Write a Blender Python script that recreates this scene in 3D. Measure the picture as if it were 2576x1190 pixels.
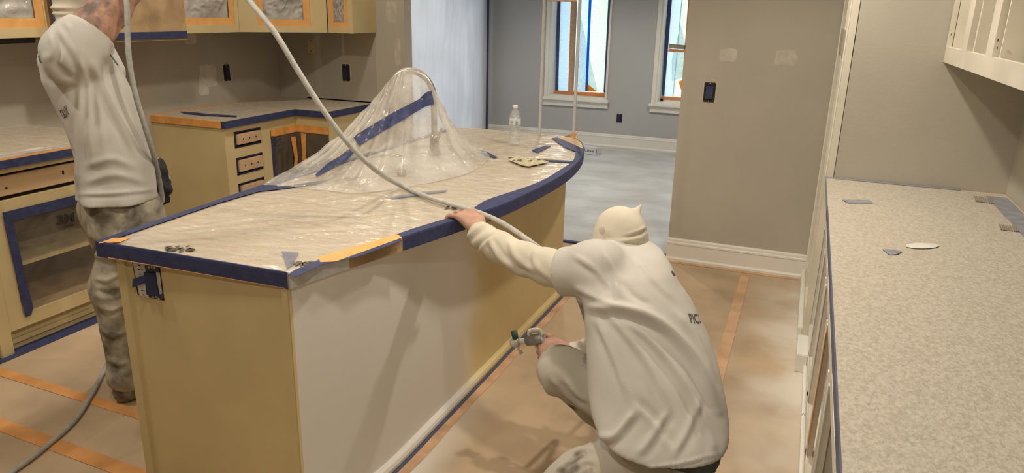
import bpy, bmesh, math, random
import numpy as np
from mathutils import Vector, Matrix, noise
from mathutils.bvhtree import BVHTree
random.seed(7); np.random.seed(7)
for o in list(bpy.data.objects): bpy.data.objects.remove(o)
S = bpy.context.scene; COL = S.collection

# ------------------------------------------------------------------ camera
F, PITCH, ROLL, YAW, H = 1845.2, math.radians(17.185), math.radians(1.351), math.radians(21.394), 1.693
_c, _s = math.cos(YAW), math.sin(YAW); _cp, _sp = math.cos(PITCH), math.sin(PITCH); _cr, _sr = math.cos(ROLL), math.sin(ROLL)
R0 = Vector((_c, _s, 0)); HF = Vector((-_s, _c, 0))
FW = HF*_cp + Vector((0,0,-_sp)); U0 = HF*_sp + Vector((0,0,_cp))
RT = R0*_cr + U0*_sr; UP = R0*(-_sr) + U0*_cr
CAM = Vector((0,0,H))
cd = bpy.data.cameras.new('camera'); cam = bpy.data.objects.new('camera', cd); COL.objects.link(cam)
m = Matrix((RT, UP, -FW)).transposed().to_4x4(); m.translation = CAM; cam.matrix_world = m
cd.sensor_width = 36; cd.lens = 36*F/2576; cd.clip_start = .02; cd.clip_end = 200
S.camera = cam
def ray(px, py): return (RT*((px-1288)/F) - UP*((py-595)/F) + FW).normalized()
def atz(px, py, z): d = ray(px,py); return CAM + d*((z-H)/d.z)
def atx(px, py, x): d = ray(px,py); return CAM + d*(x/d.x)
def aty(px, py, y): d = ray(px,py); return CAM + d*(y/d.y)
def atd(px, py, t): return CAM + ray(px,py)*t
def proj(p):
    q = Vector(p)-CAM; w = q.dot(FW); return (1288+F*q.dot(RT)/w, 595-F*q.dot(UP)/w)

# ------------------------------------------------------------------ world, lamps, exposure
S.view_settings.view_transform = 'Standard'; S.view_settings.look = 'None'
S.view_settings.gamma = 1; S.view_settings.use_curve_mapping = False
S.view_settings.exposure = 0.06
W = bpy.data.worlds.new('world'); S.world = W; W.use_nodes = True
bg = W.node_tree.nodes['Background']; bg.inputs[0].default_value = (.80,.89,1,1); bg.inputs[1].default_value = 4.5
CEIL = 2.74
LAMPS = [(-.27,3.40,66),(-.72,2.0,46),(-.3,.0,44),(-3.0,1.3,38),(-2.95,2.9,42),(-2.85,4.35,26),(-1.7,1.22,23),(-2.4,7.2,76),(-.6,7.2,64)]  # last two are added to brighten the dining room
WARM = (1,.90,.76); LK = 1.42

# ------------------------------------------------------------------ materials
MATS = {}
def nd(nt, t, **k):
    n = nt.nodes.new(t)
    for a, v in k.items(): setattr(n, a, v)
    return n
def mat(name, col, rough=.6, var=.06, scale=8, bump=0, bscale=60, stretch=(1,1,1), spec=.35, metal=0, col2=None, detail=4, thr=None):
    """Principled with a noise colour variation between col and col2 (or darker/lighter col) and a fine bump."""
    if name in MATS: return MATS[name]
    M = bpy.data.materials.new(name); M.use_nodes = True; nt = M.node_tree; b = nt.nodes['Principled BSDF']
    b.inputs['Roughness'].default_value = rough; b.inputs['Specular IOR Level'].default_value = spec; b.inputs['Metallic'].default_value = metal
    tc = nd(nt,'ShaderNodeTexCoord'); mp = nd(nt,'ShaderNodeMapping'); mp.inputs['Scale'].default_value = stretch
    nt.links.new(tc.outputs['Object'], mp.inputs['Vector'])
    nz = nd(nt,'ShaderNodeTexNoise'); nz.inputs['Scale'].default_value = scale; nz.inputs['Detail'].default_value = detail
    nt.links.new(mp.outputs[0], nz.inputs['Vector'])
    rp = nd(nt,'ShaderNodeValToRGB')
    lo = tuple(c*(1-var*2) for c in col); hi = tuple(min(1,c*(1+var)) for c in col) if col2 is None else col2
    if col2 is not None: lo = col
    a, z = thr if thr else (.32,.68)
    rp.color_ramp.elements[0].position = a; rp.color_ramp.elements[1].position = z
    rp.color_ramp.elements[0].color = (*lo,1); rp.color_ramp.elements[1].color = (*hi,1)
    nt.links.new(nz.outputs[0], rp.inputs[0]); nt.links.new(rp.outputs[0], b.inputs['Base Color'])
    if bump:
        n2 = nd(nt,'ShaderNodeTexNoise'); n2.inputs['Scale'].default_value = bscale; n2.inputs['Detail'].default_value = 3
        nt.links.new(mp.outputs[0], n2.inputs['Vector'])
        bp = nd(nt,'ShaderNodeBump'); bp.inputs['Strength'].default_value = bump; bp.inputs['Distance'].default_value = .01
        nt.links.new(n2.outputs[0], bp.inputs['Height']); nt.links.new(bp.outputs[0], b.inputs['Normal'])
    M['_b'] = b.name; MATS[name] = M
    return M
def film(name, col, fac=(.25,.6), rough=.22, scale=9, stretch=(1,1,1), transl=False, bump=.5, bscale=30, rot=0):
    """clear or milky plastic film: transparent mixed with a glossy white sheet, more where it is creased."""
    if name in MATS: return MATS[name]
    M = bpy.data.materials.new(name); M.use_nodes = True; nt = M.node_tree; b = nt.nodes['Principled BSDF']; out = nt.nodes['Material Output']
    b.inputs['Base Color'].default_value = (*col,1); b.inputs['Roughness'].default_value = rough; b.inputs['Specular IOR Level'].default_value = .6
    tc = nd(nt,'ShaderNodeTexCoord'); mp = nd(nt,'ShaderNodeMapping'); mp.inputs['Scale'].default_value = stretch; mp.inputs['Rotation'].default_value = (0,0,rot)
    nt.links.new(tc.outputs['Object'], mp.inputs['Vector'])
    nz = nd(nt,'ShaderNodeTexNoise'); nz.inputs['Scale'].default_value = scale; nz.inputs['Detail'].default_value = 6
    nt.links.new(mp.outputs[0], nz.inputs['Vector'])
    mr = nd(nt,'ShaderNodeMapRange'); mr.inputs[1].default_value = .35; mr.inputs[2].default_value = .68; mr.inputs[3].default_value = fac[0]; mr.inputs[4].default_value = fac[1]
    nt.links.new(nz.outputs[0], mr.inputs[0])
    n2 = nd(nt,'ShaderNodeTexNoise'); n2.inputs['Scale'].default_value = bscale; n2.inputs['Detail'].default_value = 4; n2.inputs['Distortion'].default_value = 1.5
    nt.links.new(mp.outputs[0], n2.inputs['Vector'])
    bp = nd(nt,'ShaderNodeBump'); bp.inputs['Strength'].default_value = bump; bp.inputs['Distance'].default_value = .01
    nt.links.new(n2.outputs[0], bp.inputs['Height']); nt.links.new(bp.outputs[0], b.inputs['Normal'])
    tr = nd(nt,'ShaderNodeBsdfTransparent'); tr.inputs[0].default_value = (.97,.97,.96,1); mx = nd(nt,'ShaderNodeMixShader')
    nt.links.new(mr.outputs[0], mx.inputs[0]); nt.links.new(tr.outputs[0], mx.inputs[1])
    if transl:
        tl = nd(nt,'ShaderNodeBsdfTranslucent'); tl.inputs[0].default_value = (*col,1); m2 = nd(nt,'ShaderNodeMixShader'); m2.inputs[0].default_value = transl
        nt.links.new(b.outputs[0], m2.inputs[1]); nt.links.new(tl.outputs[0], m2.inputs[2]); nt.links.new(m2.outputs[0], mx.inputs[2])
    else: nt.links.new(b.outputs[0], mx.inputs[2])
    nt.links.new(mx.outputs[0], out.inputs[0]); MATS[name] = M
    return M
def translucent(name, col, back=.6, scale=30, col2=None):
    if name in MATS: return MATS[name]
    M = mat(name, col, .7, .05, scale, col2=col2); nt = M.node_tree; b = nt.nodes['Principled BSDF']; out = nt.nodes['Material Output']
    tl = nd(nt,'ShaderNodeBsdfTranslucent'); mx = nd(nt,'ShaderNodeMixShader'); mx.inputs[0].default_value = back
    rp = [n for n in nt.nodes if n.type=='VALTORGB'][0]; nt.links.new(rp.outputs[0], tl.inputs[0])
    nt.links.new(b.outputs[0], mx.inputs[1]); nt.links.new(tl.outputs[0], mx.inputs[2]); nt.links.new(mx.outputs[0], out.inputs[0])
    return M

taupe   = mat('taupe_wall_paint', (.48,.445,.375), .75, .035, 1.6, .08, 90)
greyw   = mat('daylit_taupe_paint', (.455,.46,.465), .75, .02, 1.4, .05, 90)  # same paint as taupe; daylight's grey cast is put into the colour
backw   = mat('primed_backsplash', (.44,.40,.335), .7, .05, 2.2, .08, 60)
ceilm   = mat('ceiling_white', (.78,.76,.72), .9, .02)
white   = mat('white_trim_paint', (.80,.78,.72), .45, .02, 5, .03, 80)
cream   = mat('primer_white', (.72,.68,.57), .5, .05, 5, .05, 70)
ochre   = mat('old_cream_cabinet_paint', (.64,.52,.28), .5, .05, 3, .03, 40)
patchm  = mat('spackle', (.57,.53,.45), .9, .08, 18)
blue    = mat('blue_painters_tape', (.042,.052,.132), .6, .12, 22, .25, 60)
orange  = mat('orange_masking_tape', (.80,.37,.10), .6, .10, 14, .2, 50)
paleor  = mat('pale_orange_tape', (.84,.44,.15), .6, .07, 14)
kraft   = mat('kraft_paper', (.48,.33,.18), .75, .15, 7, .7, 14)
maple   = mat('raw_maple', (.60,.41,.23), .6, .12, 5, .05, 40, (1,.25,3))
pinkw   = mat('raw_drawer_wood', (.62,.43,.27), .6, .08, 6, .05, 40, (1,1,3))
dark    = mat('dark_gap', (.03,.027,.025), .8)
inner   = mat('cabinet_interior', (.36,.24,.12), .6, .12, 4)
stone   = mat('granite_worktop', (.56,.47,.36), .4, 0, 40, 0, col2=(.66,.57,.45), detail=6)
steel   = mat('brushed_nickel', (.50,.45,.38), .32, .05, 10, metal=.85)
galv    = mat('galvanised_metal', (.62,.60,.56), .45, .1, 40, metal=.3)
blackp  = mat('black_plastic', (.025,.025,.028), .5)
ink     = mat('grey_print_ink', (.10,.095,.085), .8)
shirtm  = mat('white_cotton', (.585,.56,.515), .95, .07, 4, .06, 500, spec=.1)
sleevem = mat('cream_cotton', (.66,.61,.50), .95, .05, 6, .06, 500, spec=.1)
hoodm   = mat('cream_jersey', (.68,.62,.51), .95, .04, 6, .05, 500, spec=.1)
pants   = mat('paint_stained_trousers', (.13,.115,.085), .9, 0, 11, .12, 300, spec=.1, col2=(.50,.46,.37), detail=10, thr=(.34,.60))
pants2  = mat('dusty_pale_trousers', (.15,.13,.10), .9, 0, 7, .12, 300, spec=.1, col2=(.52,.485,.41), detail=9, thr=(.33,.43))
skin    = mat('skin', (.53,.31,.225), .5, .10, 18, .12, 120)
tattoo  = mat('tattooed_skin', (.15,.11,.095), .5, 0, 17, .1, 100, col2=(.54,.30,.205), detail=7, thr=(.40,.60))
hosem   = mat('grey_hose', (.40,.40,.36), .55, .10, 50, .2, 90)
hosew   = mat('pale_grey_hose', (.50,.49,.45), .5, .10, 40, .2, 90)
hosed   = mat('dark_grey_hose', (.15,.14,.12), .6, .10, 40, .2, 90)
glove   = mat('black_glove', (.02,.02,.02), .8, 0, 14, .4, 60, col2=(.5,.48,.42), thr=(.60,.68))
boot    = mat('dusty_boot', (.10,.075,.05), .8, 0, 20, .4, 60, col2=(.34,.29,.22))
filmtop = film('counter_film', (.78,.71,.60), (.30,.66), .16, 7, (1,3,1), bump=.9, bscale=6, rot=math.radians(-44))
filmcl  = film('clear_film', (.55,.49,.40), (.14,.24), .2, 3, bump=.5, bscale=9)
filmt   = film('tent_film', (.88,.85,.80), (.20,.50), .12, 5, bump=.9, bscale=13)
filmw   = film('cabinet_film', (.80,.77,.72), (.35,.75), .12, 5, bump=.8, bscale=14)
milky   = film('milky_curtain', (.63,.655,.71), (.975,1.0), .35, 3, transl=.07, bump=.7, bscale=5)
pend    = film('floor_film', (.66,.69,.72), (.66,.94), .35, 2.0, (1,1.4,1), bump=.4, bscale=7)
LENS = bpy.data.materials.new('lamp_lens'); LENS.use_nodes = True
LENS.node_tree.nodes['Principled BSDF'].inputs['Emission Color'].default_value = (1,.85,.65,1); LENS.node_tree.nodes['Principled BSDF'].inputs['Emission Strength'].default_value = 8
copper  = mat('copper', (.70,.38,.28), .4, metal=.4)
mask    = mat('pale_masking_paper', (.57,.525,.44), .7, 0, 75, .5, 90, col2=(.47,.425,.35), detail=5, thr=(.40,.62))

# ------------------------------------------------------------------ builders
ORG = {}
def org(o): return ORG.get(o.name, Vector((0,0,0))) if o else Vector((0,0,0))
def tag(o, label=None, cat=None, group=None, kind=None):
    if label: o['label'] = label
    if cat: o['category'] = cat
    if group: o['group'] = group
    if kind: o['kind'] = kind
    return o
def thing(name, label, cat, loc=(0,0,0), group=None):
    o = bpy.data.objects.new(name, None); COL.objects.link(o); o.location = loc; o.empty_display_size = .05
    ORG[o.name] = Vector(loc); return tag(o, label, cat, group)
def obj(name, verts, faces, ma, parent=None, smooth=False, origin=None):
    """one mesh object; verts in world coordinates"""
    o_ = org(parent) if parent else (Vector(origin) if origin is not None else Vector((0,0,0)))
    me = bpy.data.meshes.new(name); me.from_pydata([tuple(Vector(v)-o_) for v in verts], [], [tuple(f) for f in faces])
    me.materials.append(ma)
    if smooth:
        for p in me.polygons: p.use_smooth = True
    me.update(); o = bpy.data.objects.new(name, me); COL.objects.link(o)
    if parent: o.parent = parent
    else: o.location = o_
    ORG[o.name] = o_; return o
class MB:
    def __init__(s): s.v=[]; s.f=[]
    def box(s, a, b, bev=0):
        x0,y0,z0 = (min(a[i],b[i]) for i in range(3)); x1,y1,z1 = (max(a[i],b[i]) for i in range(3))
        n = len(s.v)
        if bev <= 0:
            s.v += [(x,y,z) for z in (z0,z1) for y in (y0,y1) for x in (x0,x1)]
            s.f += [[n+i for i in q] for q in ((0,2,3,1),(4,5,7,6),(0,1,5,4),(2,6,7,3),(0,4,6,2),(1,3,7,5))]
        else:
            bm = bmesh.new(); bmesh.ops.create_cube(bm, size=1)
            for v in bm.verts: v.co = Vector(((x0+x1)/2+v.co.x*(x1-x0),(y0+y1)/2+v.co.y*(y1-y0),(z0+z1)/2+v.co.z*(z1-z0)))
            bmesh.ops.bevel(bm, geom=bm.edges[:], offset=min(bev,.45*min(x1-x0,y1-y0,z1-z0)), segments=2, affect='EDGES')
            s.bm(bm)
        return s
    def bm(s, bm):
        n = len(s.v); bm.verts.index_update(); s.v += [tuple(v.co) for v in bm.verts]; s.f += [[n+v.index for v in f.verts] for f in bm.faces]; bm.free(); return s
    def prism(s, pts, dz):
        """polygon of 3D points extruded by vector dz"""
        n = len(s.v); k = len(pts); dz = Vector(dz)
        s.v += [tuple(p) for p in pts] + [tuple(Vector(p)+dz) for p in pts]
        s.f += [list(range(n+k-1,n-1,-1)), list(range(n+k,n+2*k))] + [[n+i, n+(i+1)%k, n+k+(i+1)%k, n+k+i] for i in range(k)]
        return s
    def tube(s, pts, r, seg=12, cap=True):
        pts = [Vector(p) for p in pts]; rs = r if hasattr(r,'__len__') else [r]*len(pts); n0 = len(s.v); up = None
        for i,p in enumerate(pts):
            t = (pts[min(i+1,len(pts)-1)]-pts[max(i-1,0)]).normalized()
            if up is None: up = t.orthogonal().normalized()
            up = (up - t*up.dot(t)).normalized(); bi = t.cross(up)
            for k in range(seg):
                a = 2*math.pi*k/seg; s.v.append(tuple(p+(up*math.cos(a)+bi*math.sin(a))*rs[i]))
        for i in range(len(pts)-1):
            for k in range(seg):
                a,b = n0+i*seg+k, n0+i*seg+(k+1)%seg; s.f.append([a,b,b+seg,a+seg])
        if cap: s.f += [list(range(n0+seg-1,n0-1,-1)), list(range(len(s.v)-seg,len(s.v)))]
        return s
    def lathe(s, base, prof, seg=24):
        b = Vector(base); n0 = len(s.v)
        for r,z in prof:
            for k in range(seg):
                a = 2*math.pi*k/seg; s.v.append((b.x+r*math.cos(a), b.y+r*math.sin(a), b.z+z))
        for i in range(len(prof)-1):
            for k in range(seg):
                a,c = n0+i*seg+k, n0+i*seg+(k+1)%seg; s.f.append([a,c,c+seg,a+seg])
        s.f += [list(range(n0+seg-1,n0-1,-1)), list(range(len(s.v)-seg,len(s.v)))]
        return s
    def build(s, name, ma, parent=None, smooth=False, origin=None): return obj(name, s.v, s.f, ma, parent, smooth, origin)
def box(name, a, b, ma, parent=None, bev=0, origin=None): return MB().box(a,b,bev).build(name, ma, parent, origin=origin)
def cr(pts, n=8):
    """Catmull-Rom through points"""
    P = [Vector(p) for p in pts]; P = [P[0]*2-P[1]]+P+[P[-1]*2-P[-2]]; out = []
    for i in range(1,len(P)-2):
        for k in range(n):
            t = k/n; a,b,c,d = P[i-1],P[i],P[i+1],P[i+2]
            out.append(.5*((2*b)+(c-a)*t+(2*a-5*b+4*c-d)*t*t+(3*b-a-3*c+d)*t**3))
    return out+[P[-2]]
def flat(name, pts, thick, ma, parent=None):
    """thin slab from points on one plane, extruded by vector"""
    return MB().prism(pts, thick).build(name, ma, parent)
def ragged(a, b, n, amp):
    a,b = Vector(a),Vector(b); d = b-a; return [a+d*(i/n)+Vector((random.uniform(-amp,amp),random.uniform(-amp,amp),0)) for i in range(n+1)]
def structure(o): o['kind'] = 'structure'; return o
def text_mesh(txt, bold=0):
    cu = bpy.data.curves.new('txt','FONT'); cu.body = txt; cu.size = 1; cu.offset = bold; cu.resolution_u = 3
    t = bpy.data.objects.new('txt', cu); COL.objects.link(t); dg = bpy.context.evaluated_depsgraph_get(); dg.update()
    me = bpy.data.meshes.new_from_object(t.evaluated_get(dg)); bpy.data.objects.remove(t)
    v = [tuple(x.co) for x in me.vertices]; f = [tuple(p.vertices) for p in me.polygons]; bpy.data.meshes.remove(me)
    x0 = min(a[0] for a in v); x1 = max(a[0] for a in v); y0 = min(a[1] for a in v); y1 = max(a[1] for a in v)
    return [((a[0]-x0)/(x1-x0), (a[1]-y0)/(y1-y0)) for a in v], f
def text_on(name, txt, fn, ma, parent, bold=0):
    """fn maps (u,v) of the lettering to a world point"""
    v,f = text_mesh(txt, bold); return obj(name, [fn(a,b) for a,b in v], f, ma, parent)
def bil(q, u, v):
    """bilinear in a quad bottom-left, bottom-right, top-right, top-left"""
    q = [Vector(x) for x in q]; return (q[0]*(1-u)+q[1]*u)*(1-v)+(q[3]*(1-u)+q[2]*u)*v
def bvh_of(o):
    me = o.data; off = org(o.parent) if o.parent else o.location
    return BVHTree.FromPolygons([v.co+off for v in me.vertices],[tuple(p.vertices) for p in me.polygons])
def cast(bv, px, py, lift=.003):
    d = ray(px,py); h = bv.ray_cast(CAM, d)
    return None if h[0] is None else h[0]-d*lift
def ribbon(name, bv, line, ma, parent, lift=.003, step=8):
    """tape stuck on a surface: line = [(px,py,half width px)...]"""
    pts = []
    for (x0,y0,w0),(x1,y1,w1) in zip(line, line[1:]):
        k = max(1,int(math.hypot(x1-x0,y1-y0)/step))
        for i in range(k): t=i/k; pts.append((x0+(x1-x0)*t,y0+(y1-y0)*t,w0+(w1-w0)*t))
    pts.append(line[-1]); V=[]; Fa=[]
    for i,(x,y,w) in enumerate(pts):
        a=pts[max(0,i-1)]; b=pts[min(len(pts)-1,i+1)]; dx,dy=b[0]-a[0],b[1]-a[1]; l=math.hypot(dx,dy) or 1; nx,ny=-dy/l,dx/l
        row=[cast(bv,x+nx*w*k,y+ny*w*k,lift) for k in (-1,-.33,.33,1)]
        if any(r is None for r in row):
            if V: break
            continue
        n=len(V); V+=row
        if n>=4: Fa+=[[n-4+k,n-3+k,n+1+k,n+k] for k in range(3)]
    if len(V)>=8: return obj(name,V,Fa,ma,parent,True)

# ------------------------------------------------------------------ the setting
XA, YB, XR, YR, YC, YF = -4.334, 5.36, .93, 3.993, 5.082, 9.36
XD = -4.045
# floor paper: kraft with white overspray blotches that have a shape of their own
def floor_mat():
    M = mat('rosin_paper_floor', (.50,.375,.245), .72, .10, 2.6, .12, 25); nt = M.node_tree; b = nt.nodes['Principled BSDF']
    rp = [n for n in nt.nodes if n.type=='VALTORGB'][0]
    geo = nd(nt,'ShaderNodeNewGeometry'); sx = nd(nt,'ShaderNodeSeparateXYZ'); nt.links.new(geo.outputs['Position'], sx.inputs[0])
    nz = nd(nt,'ShaderNodeTexNoise'); nz.inputs['Scale'].default_value = 2.3; nz.inputs['Detail'].default_value = 5
    nt.links.new(geo.outputs['Position'], nz.inputs['Vector'])
    def band(chan, c, w):
        s = nd(nt,'ShaderNodeMath', operation='SUBTRACT'); nt.links.new(sx.outputs[chan], s.inputs[0]); s.inputs[1].default_value = c
        a = nd(nt,'ShaderNodeMath', operation='ABSOLUTE'); nt.links.new(s.outputs[0], a.inputs[0])
        r = nd(nt,'ShaderNodeMapRange'); r.interpolation_type='SMOOTHSTEP'; r.inputs[1].default_value = w; r.inputs[2].default_value = 0; nt.links.new(a.outputs[0], r.inputs[0]); return r
    def mul(a, bb):
        q = nd(nt,'ShaderNodeMath', operation='MULTIPLY'); nt.links.new(a.outputs[0], q.inputs[0])
        if isinstance(bb, float): q.inputs[1].default_value = bb
        else: nt.links.new(bb.outputs[0], q.inputs[1])
        return q
    nr = nd(nt,'ShaderNodeMapRange'); nr.inputs[1].default_value=.36; nr.inputs[2].default_value=.62; nt.links.new(nz.outputs[0], nr.inputs[0])
    e1 = mul(mul(band('X',.17,.46), band('Y',3.9,2.6)), nr)          # overspray beside the right-hand cabinets
    e2 = mul(mul(band('X',-1.22,.17), band('Y',1.9,1.0)), 1.0)        # overspray along the freshly painted island panel
    ad = nd(nt,'ShaderNodeMath', operation='MAXIMUM'); nt.links.new(e1.outputs[0], ad.inputs[0]); nt.links.new(e2.outputs[0], ad.inputs[1])
    mx = nd(nt,'ShaderNodeMixRGB'); nt.links.new(ad.outputs[0], mx.inputs[0]); nt.links.new(rp.outputs[0], mx.inputs[1]); mx.inputs[2].default_value = (.72,.68,.60,1)
    nt.links.new(mx.outputs[0], b.inputs['Base Color']); return M
fl = structure(box('floor', (-4.6,-1.7,-.1), (2.6,9.6,0), floor_mat()))
ff = obj('floor_film', [(max(x,-3.04) if y<5.5 else x, y, .004+.006*max(0,noise.noise((x*2.2,y*5,1)))) for y in np.linspace(5.15,9.33,70) for x in np.linspace(-4.0,2.4,90)],
         [[j*90+i, j*90+i+1, (j+1)*90+i+1, (j+1)*90+i] for j in range(69) for i in range(89)], pend, None, True)
tag(ff, 'pale grey plastic film spread over the floor of the dining room', 'floor film')
structure(box('ceiling', (-4.6,-1.7,CEIL), (2.6,9.6,CEIL+.1), ceilm))
wl = structure(box('wall_left', (XA-.12,-1.6,0), (XA,YB+.12,CEIL), backw))
wb = structure(box('wall_back', (XA,YB,0), (-3.07,YB+.12,CEIL), taupe))
box('backsplash_panel', (XA+.001,YB-.004,.90), (-3.345,YB,1.5), backw, wb)
structure(box('wall_rear', (-4.45,-1.7,0), (1.05,-1.6,CEIL), taupe))
wr = structure(box('wall_right', (XR,-1.6,0), (XR+.1,YC,CEIL), taupe))
wn = structure(box('wall_return', (.18,YR,0), (XR,YR+.09,CEIL), taupe))
wc = structure(box('wall_column', (-.79,YC,0), (2.5,YC+.12,CEIL), taupe))
structure(box('wall_dining_right', (2.5,YC,0), (2.6,YF,CEIL), greyw))
# dining left wall with a glazed opening behind the plastic
dl = MB().box((XD-.1,YB+.12,0),(XD,6.3,CEIL)).box((XD-.1,9.0,0),(XD,YF+.1,CEIL)).box((XD-.1,6.3,2.3),(XD,9.0,CEIL)).build('wall_dining_left', greyw); structure(dl)
structure(box('wall_dining_return', (-4.45,YB+.12,0), (XD-.1,YB+.2,CEIL), greyw))
# far wall with two window openings
W1 = (-3.20,-2.405,.60,2.25); W2 = (-1.765,-.97,.60,2.25)
fwb = MB()
xs = [XD-.1, W1[0], W1[1], W2[0], W2[1], 2.6]
for i in (0,2,4): fwb.box((xs[i],YF,0),(xs[i+1],YF+.3,CEIL))
for w in (W1,W2): fwb.box((w[0],YF,0),(w[1],YF+.3,w[2])); fwb.box((w[0],YF,w[3]),(w[1],YF+.3,CEIL))
structure(fwb.build('wall_far', greyw))
# baseboards: plinth, bead and quarter round
def baseboard(name, a, b, n, h=.15, shoe=True):
    """a,b along the wall foot, n = outward normal"""
    a,b,n = Vector(a),Vector(b),Vector(n)
    prof = [(0,0),(.030,0),(.030,.018),(.024,.026),(.018,.028),(.018,h-.045),(.022,h-.040),(.022,h-.030),(.013,h-.024),(.013,h-.010),(.008,h),(0,h)]
    v = [tuple(p+n*d+Vector((0,0,z))) for p in (a,b) for d,z in prof]; k = len(prof)
    f = [[i,(i+1)%k,k+(i+1)%k,k+i] for i in range(k)]+[list(range(k-1,-1,-1)),list(range(k,2*k))]
    return structure(obj(name, v, f, white))
baseboard('baseboard_column', (-.792,YC,0), (.138,YC,0), (0,-1,0), .165)
baseboard('baseboard_far', (XD,YF,0), (2.5,YF,0), (0,-1,0), .17)
# spackle patches
def spackle(name, c, ax, w, h, wall, n, seed):
    random.seed(seed); c=Vector(c); ax=Vector(ax); P=[]
    for k in range(26):
        a=2*math.pi*k/26; e=max(abs(math.cos(a)),abs(math.sin(a)))**-.8; rr=e*random.uniform(.9,1.08)
        P.append(c+ax*(w*.5*rr*math.cos(a))+Vector((0,0,h*.5*rr*math.sin(a))))
    flat(name,P,Vector(n)*.0006,patchm,wall)
spackle('spackle_patch', aty(1832,138,YC), (1,0,0), .11,.085, wc,(0,-1,0),1)
spackle('spackle_patch', aty(1977,146,YC), (1,0,0), .13,.10, wc,(0,-1,0),2)
spackle('spackle_patch', atx(525,190,XA), (0,1,0), .17,.17, wl,(1,0,0),3)
spackle('spackle_patch', atx(512,214,XA+.0016), (0,1,0), .10,.16, wl,(1,0,0),4)
spackle('spackle_patch', atx(478,98,XA), (0,1,0), .12,.08, wl,(1,0,0),5)
spackle('spackle_patch', aty(985,30,YB), (1,0,0), .10,.16, wb,(0,-1,0),6)
spackle('spackle_patch', aty(1000,130,YB), (1,0,0), .06,.22, wb,(0,-1,0),8)

# windows
glassm = film('window_glass', (.9,.95,1), (.03,.06), .05, 2, bump=0)
paperA = translucent('masking_sheet_white', (.66,.73,.73), .7, 60)
paperB = translucent('masking_sheet_cool', (.58,.67,.71), .7, 60)
paperC = translucent('masking_sheet_warm', (.72,.76,.68), .7, 50)
goldp  = translucent('amber_tape', (.95,.50,.08), .7)
cyanp  = translucent('bright_blue_tape_backlit', (.02,.34,.85), .8)
paperF = translucent('masking_flap_pale', (.86,.93,.98), .8, 60)
blueT  = translucent('blue_tape_backlit', (.07,.09,.22), .15)
orgT   = translucent('orange_tape_backlit', (.80,.36,.14), .3)
browT  = translucent('brown_strip_backlit', (.45,.36,.28), .3)
YS = YF+.20
def strip(x0, x1, b0, b1, yb, dy, ytop=-90):
    """px strip: x range x0..x1 at y=5 and b0..b1 at y=yb, carried up past the picture's top"""
    def at(a,b,y): return a+(b-a)*(y-5)/(yb-5)
    return [aty(at(x0,b0,ytop),ytop,YS-dy), aty(b0,yb,YS-dy), aty(b1,yb,YS-dy), aty(at(x1,b1,ytop),ytop,YS-dy)]
def wpoly(name, P, ma, par): return flat(name, P, (0,.0008,0), ma, par)
def window(n, w, pieces):
    t = thing('window_%d'%n, None, None, ((w[0]+w[1])/2,YF,w[2])); t['kind']='structure'
    r = MB()
    r.box((w[0],YF-.006,w[2]-.002),(w[0]+.018,YF+.3,w[3])); r.box((w[1]-.018,YF-.006,w[2]-.002),(w[1],YF+.3,w[3])); r.box((w[0],YF+.002,w[2]),(w[1],YF+.3,w[2]+.018)); r.box((w[0],YF+.002,w[3]-.018),(w[1],YF+.3,w[3]))
    r.build('jamb', white, t)
    c = MB(); c.box((w[0]-.055,YF-.02,w[2]-.03),(w[0],YF,w[3]+.05),.006); c.box((w[1],YF-.02,w[2]-.03),(w[1]+.012,YF,w[3]+.05),.004); c.build('casing', white, t)
    fr = MB()
    for a,b in (((w[0]+.018,YS,w[2]),(w[0]+.06,YS+.05,w[3])),((w[1]-.06,YS,w[2]),(w[1]-.018,YS+.05,w[3])),((w[0],YS,w[2]),(w[1],YS+.05,w[2]+.06)),((w[0],YS,2.0),(w[1],YS+.05,2.05))): fr.box(a,b,.004)
    fr.build('sash_frame', white, t)
    box('pane', (w[0]+.05,YS+.02,w[2]+.05), (w[1]-.05,YS+.026,w[3]-.02), glassm, t)
    s = MB(); s.box((w[0]-.075,YF-.075,w[2]-.035),(w[1]+.045,YF+.2,w[2]+.004),.008); s.build('window_sill', white, t)
    a = MB(); a.prism([(w[0]-.06,YF,w[2]-.11),(w[0]-.06,YF-.03,w[2]-.105),(w[0]-.06,YF-.034,w[2]-.075),(w[0]-.06,YF-.055,w[2]-.036),(w[0]-.06,YF,w[2]-.036)],(w[1]-w[0]+.09,0,0)); a.build('sill_apron', white, t)
    for nm,P,ma in pieces: wpoly(nm,P,ma,t)
    return t
q = lambda *pts,dy=.004: [aty(x,y,YS-dy) for x,y in pts]
window(1, W1, [
 ('masking_sheet', strip(1409,1440,1402,1434,230,.002), paperB), ('masking_sheet', strip(1448,1484,1440,1478,230,.002), paperA), ('masking_sheet', strip(1484,1534,1476,1522,230,.0025), paperC),
 ('masking_flap', q((1458,30),(1447,230),(1503,230),dy=.006), paperF),
 ('blue_tape', strip(1402,1410,1396,1404,230,.008), blueT), ('blue_tape', strip(1530,1539,1518,1527,238,.008), blueT),
 ('orange_tape', strip(1436,1441,1429,1434,230,.009), orgT), ('brown_strip', strip(1441,1452,1434,1443,230,.009), browT),  # brown strip holds the shading of the window mullion as its colour
 ('bright_blue_tape', strip(1481,1488,1473,1479,212,.010), cyanp), ('blue_tape', q((1473,208),(1479,208),(1478,230),(1472,230),dy=.011), blueT),
 ('amber_tape', q((1479,212),(1503,231),(1478,231),dy=.010), goldp), ('orange_tape', q((1395,228),(1525,233),(1524,244),(1394,238),dy=.012), orgT)])
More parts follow.
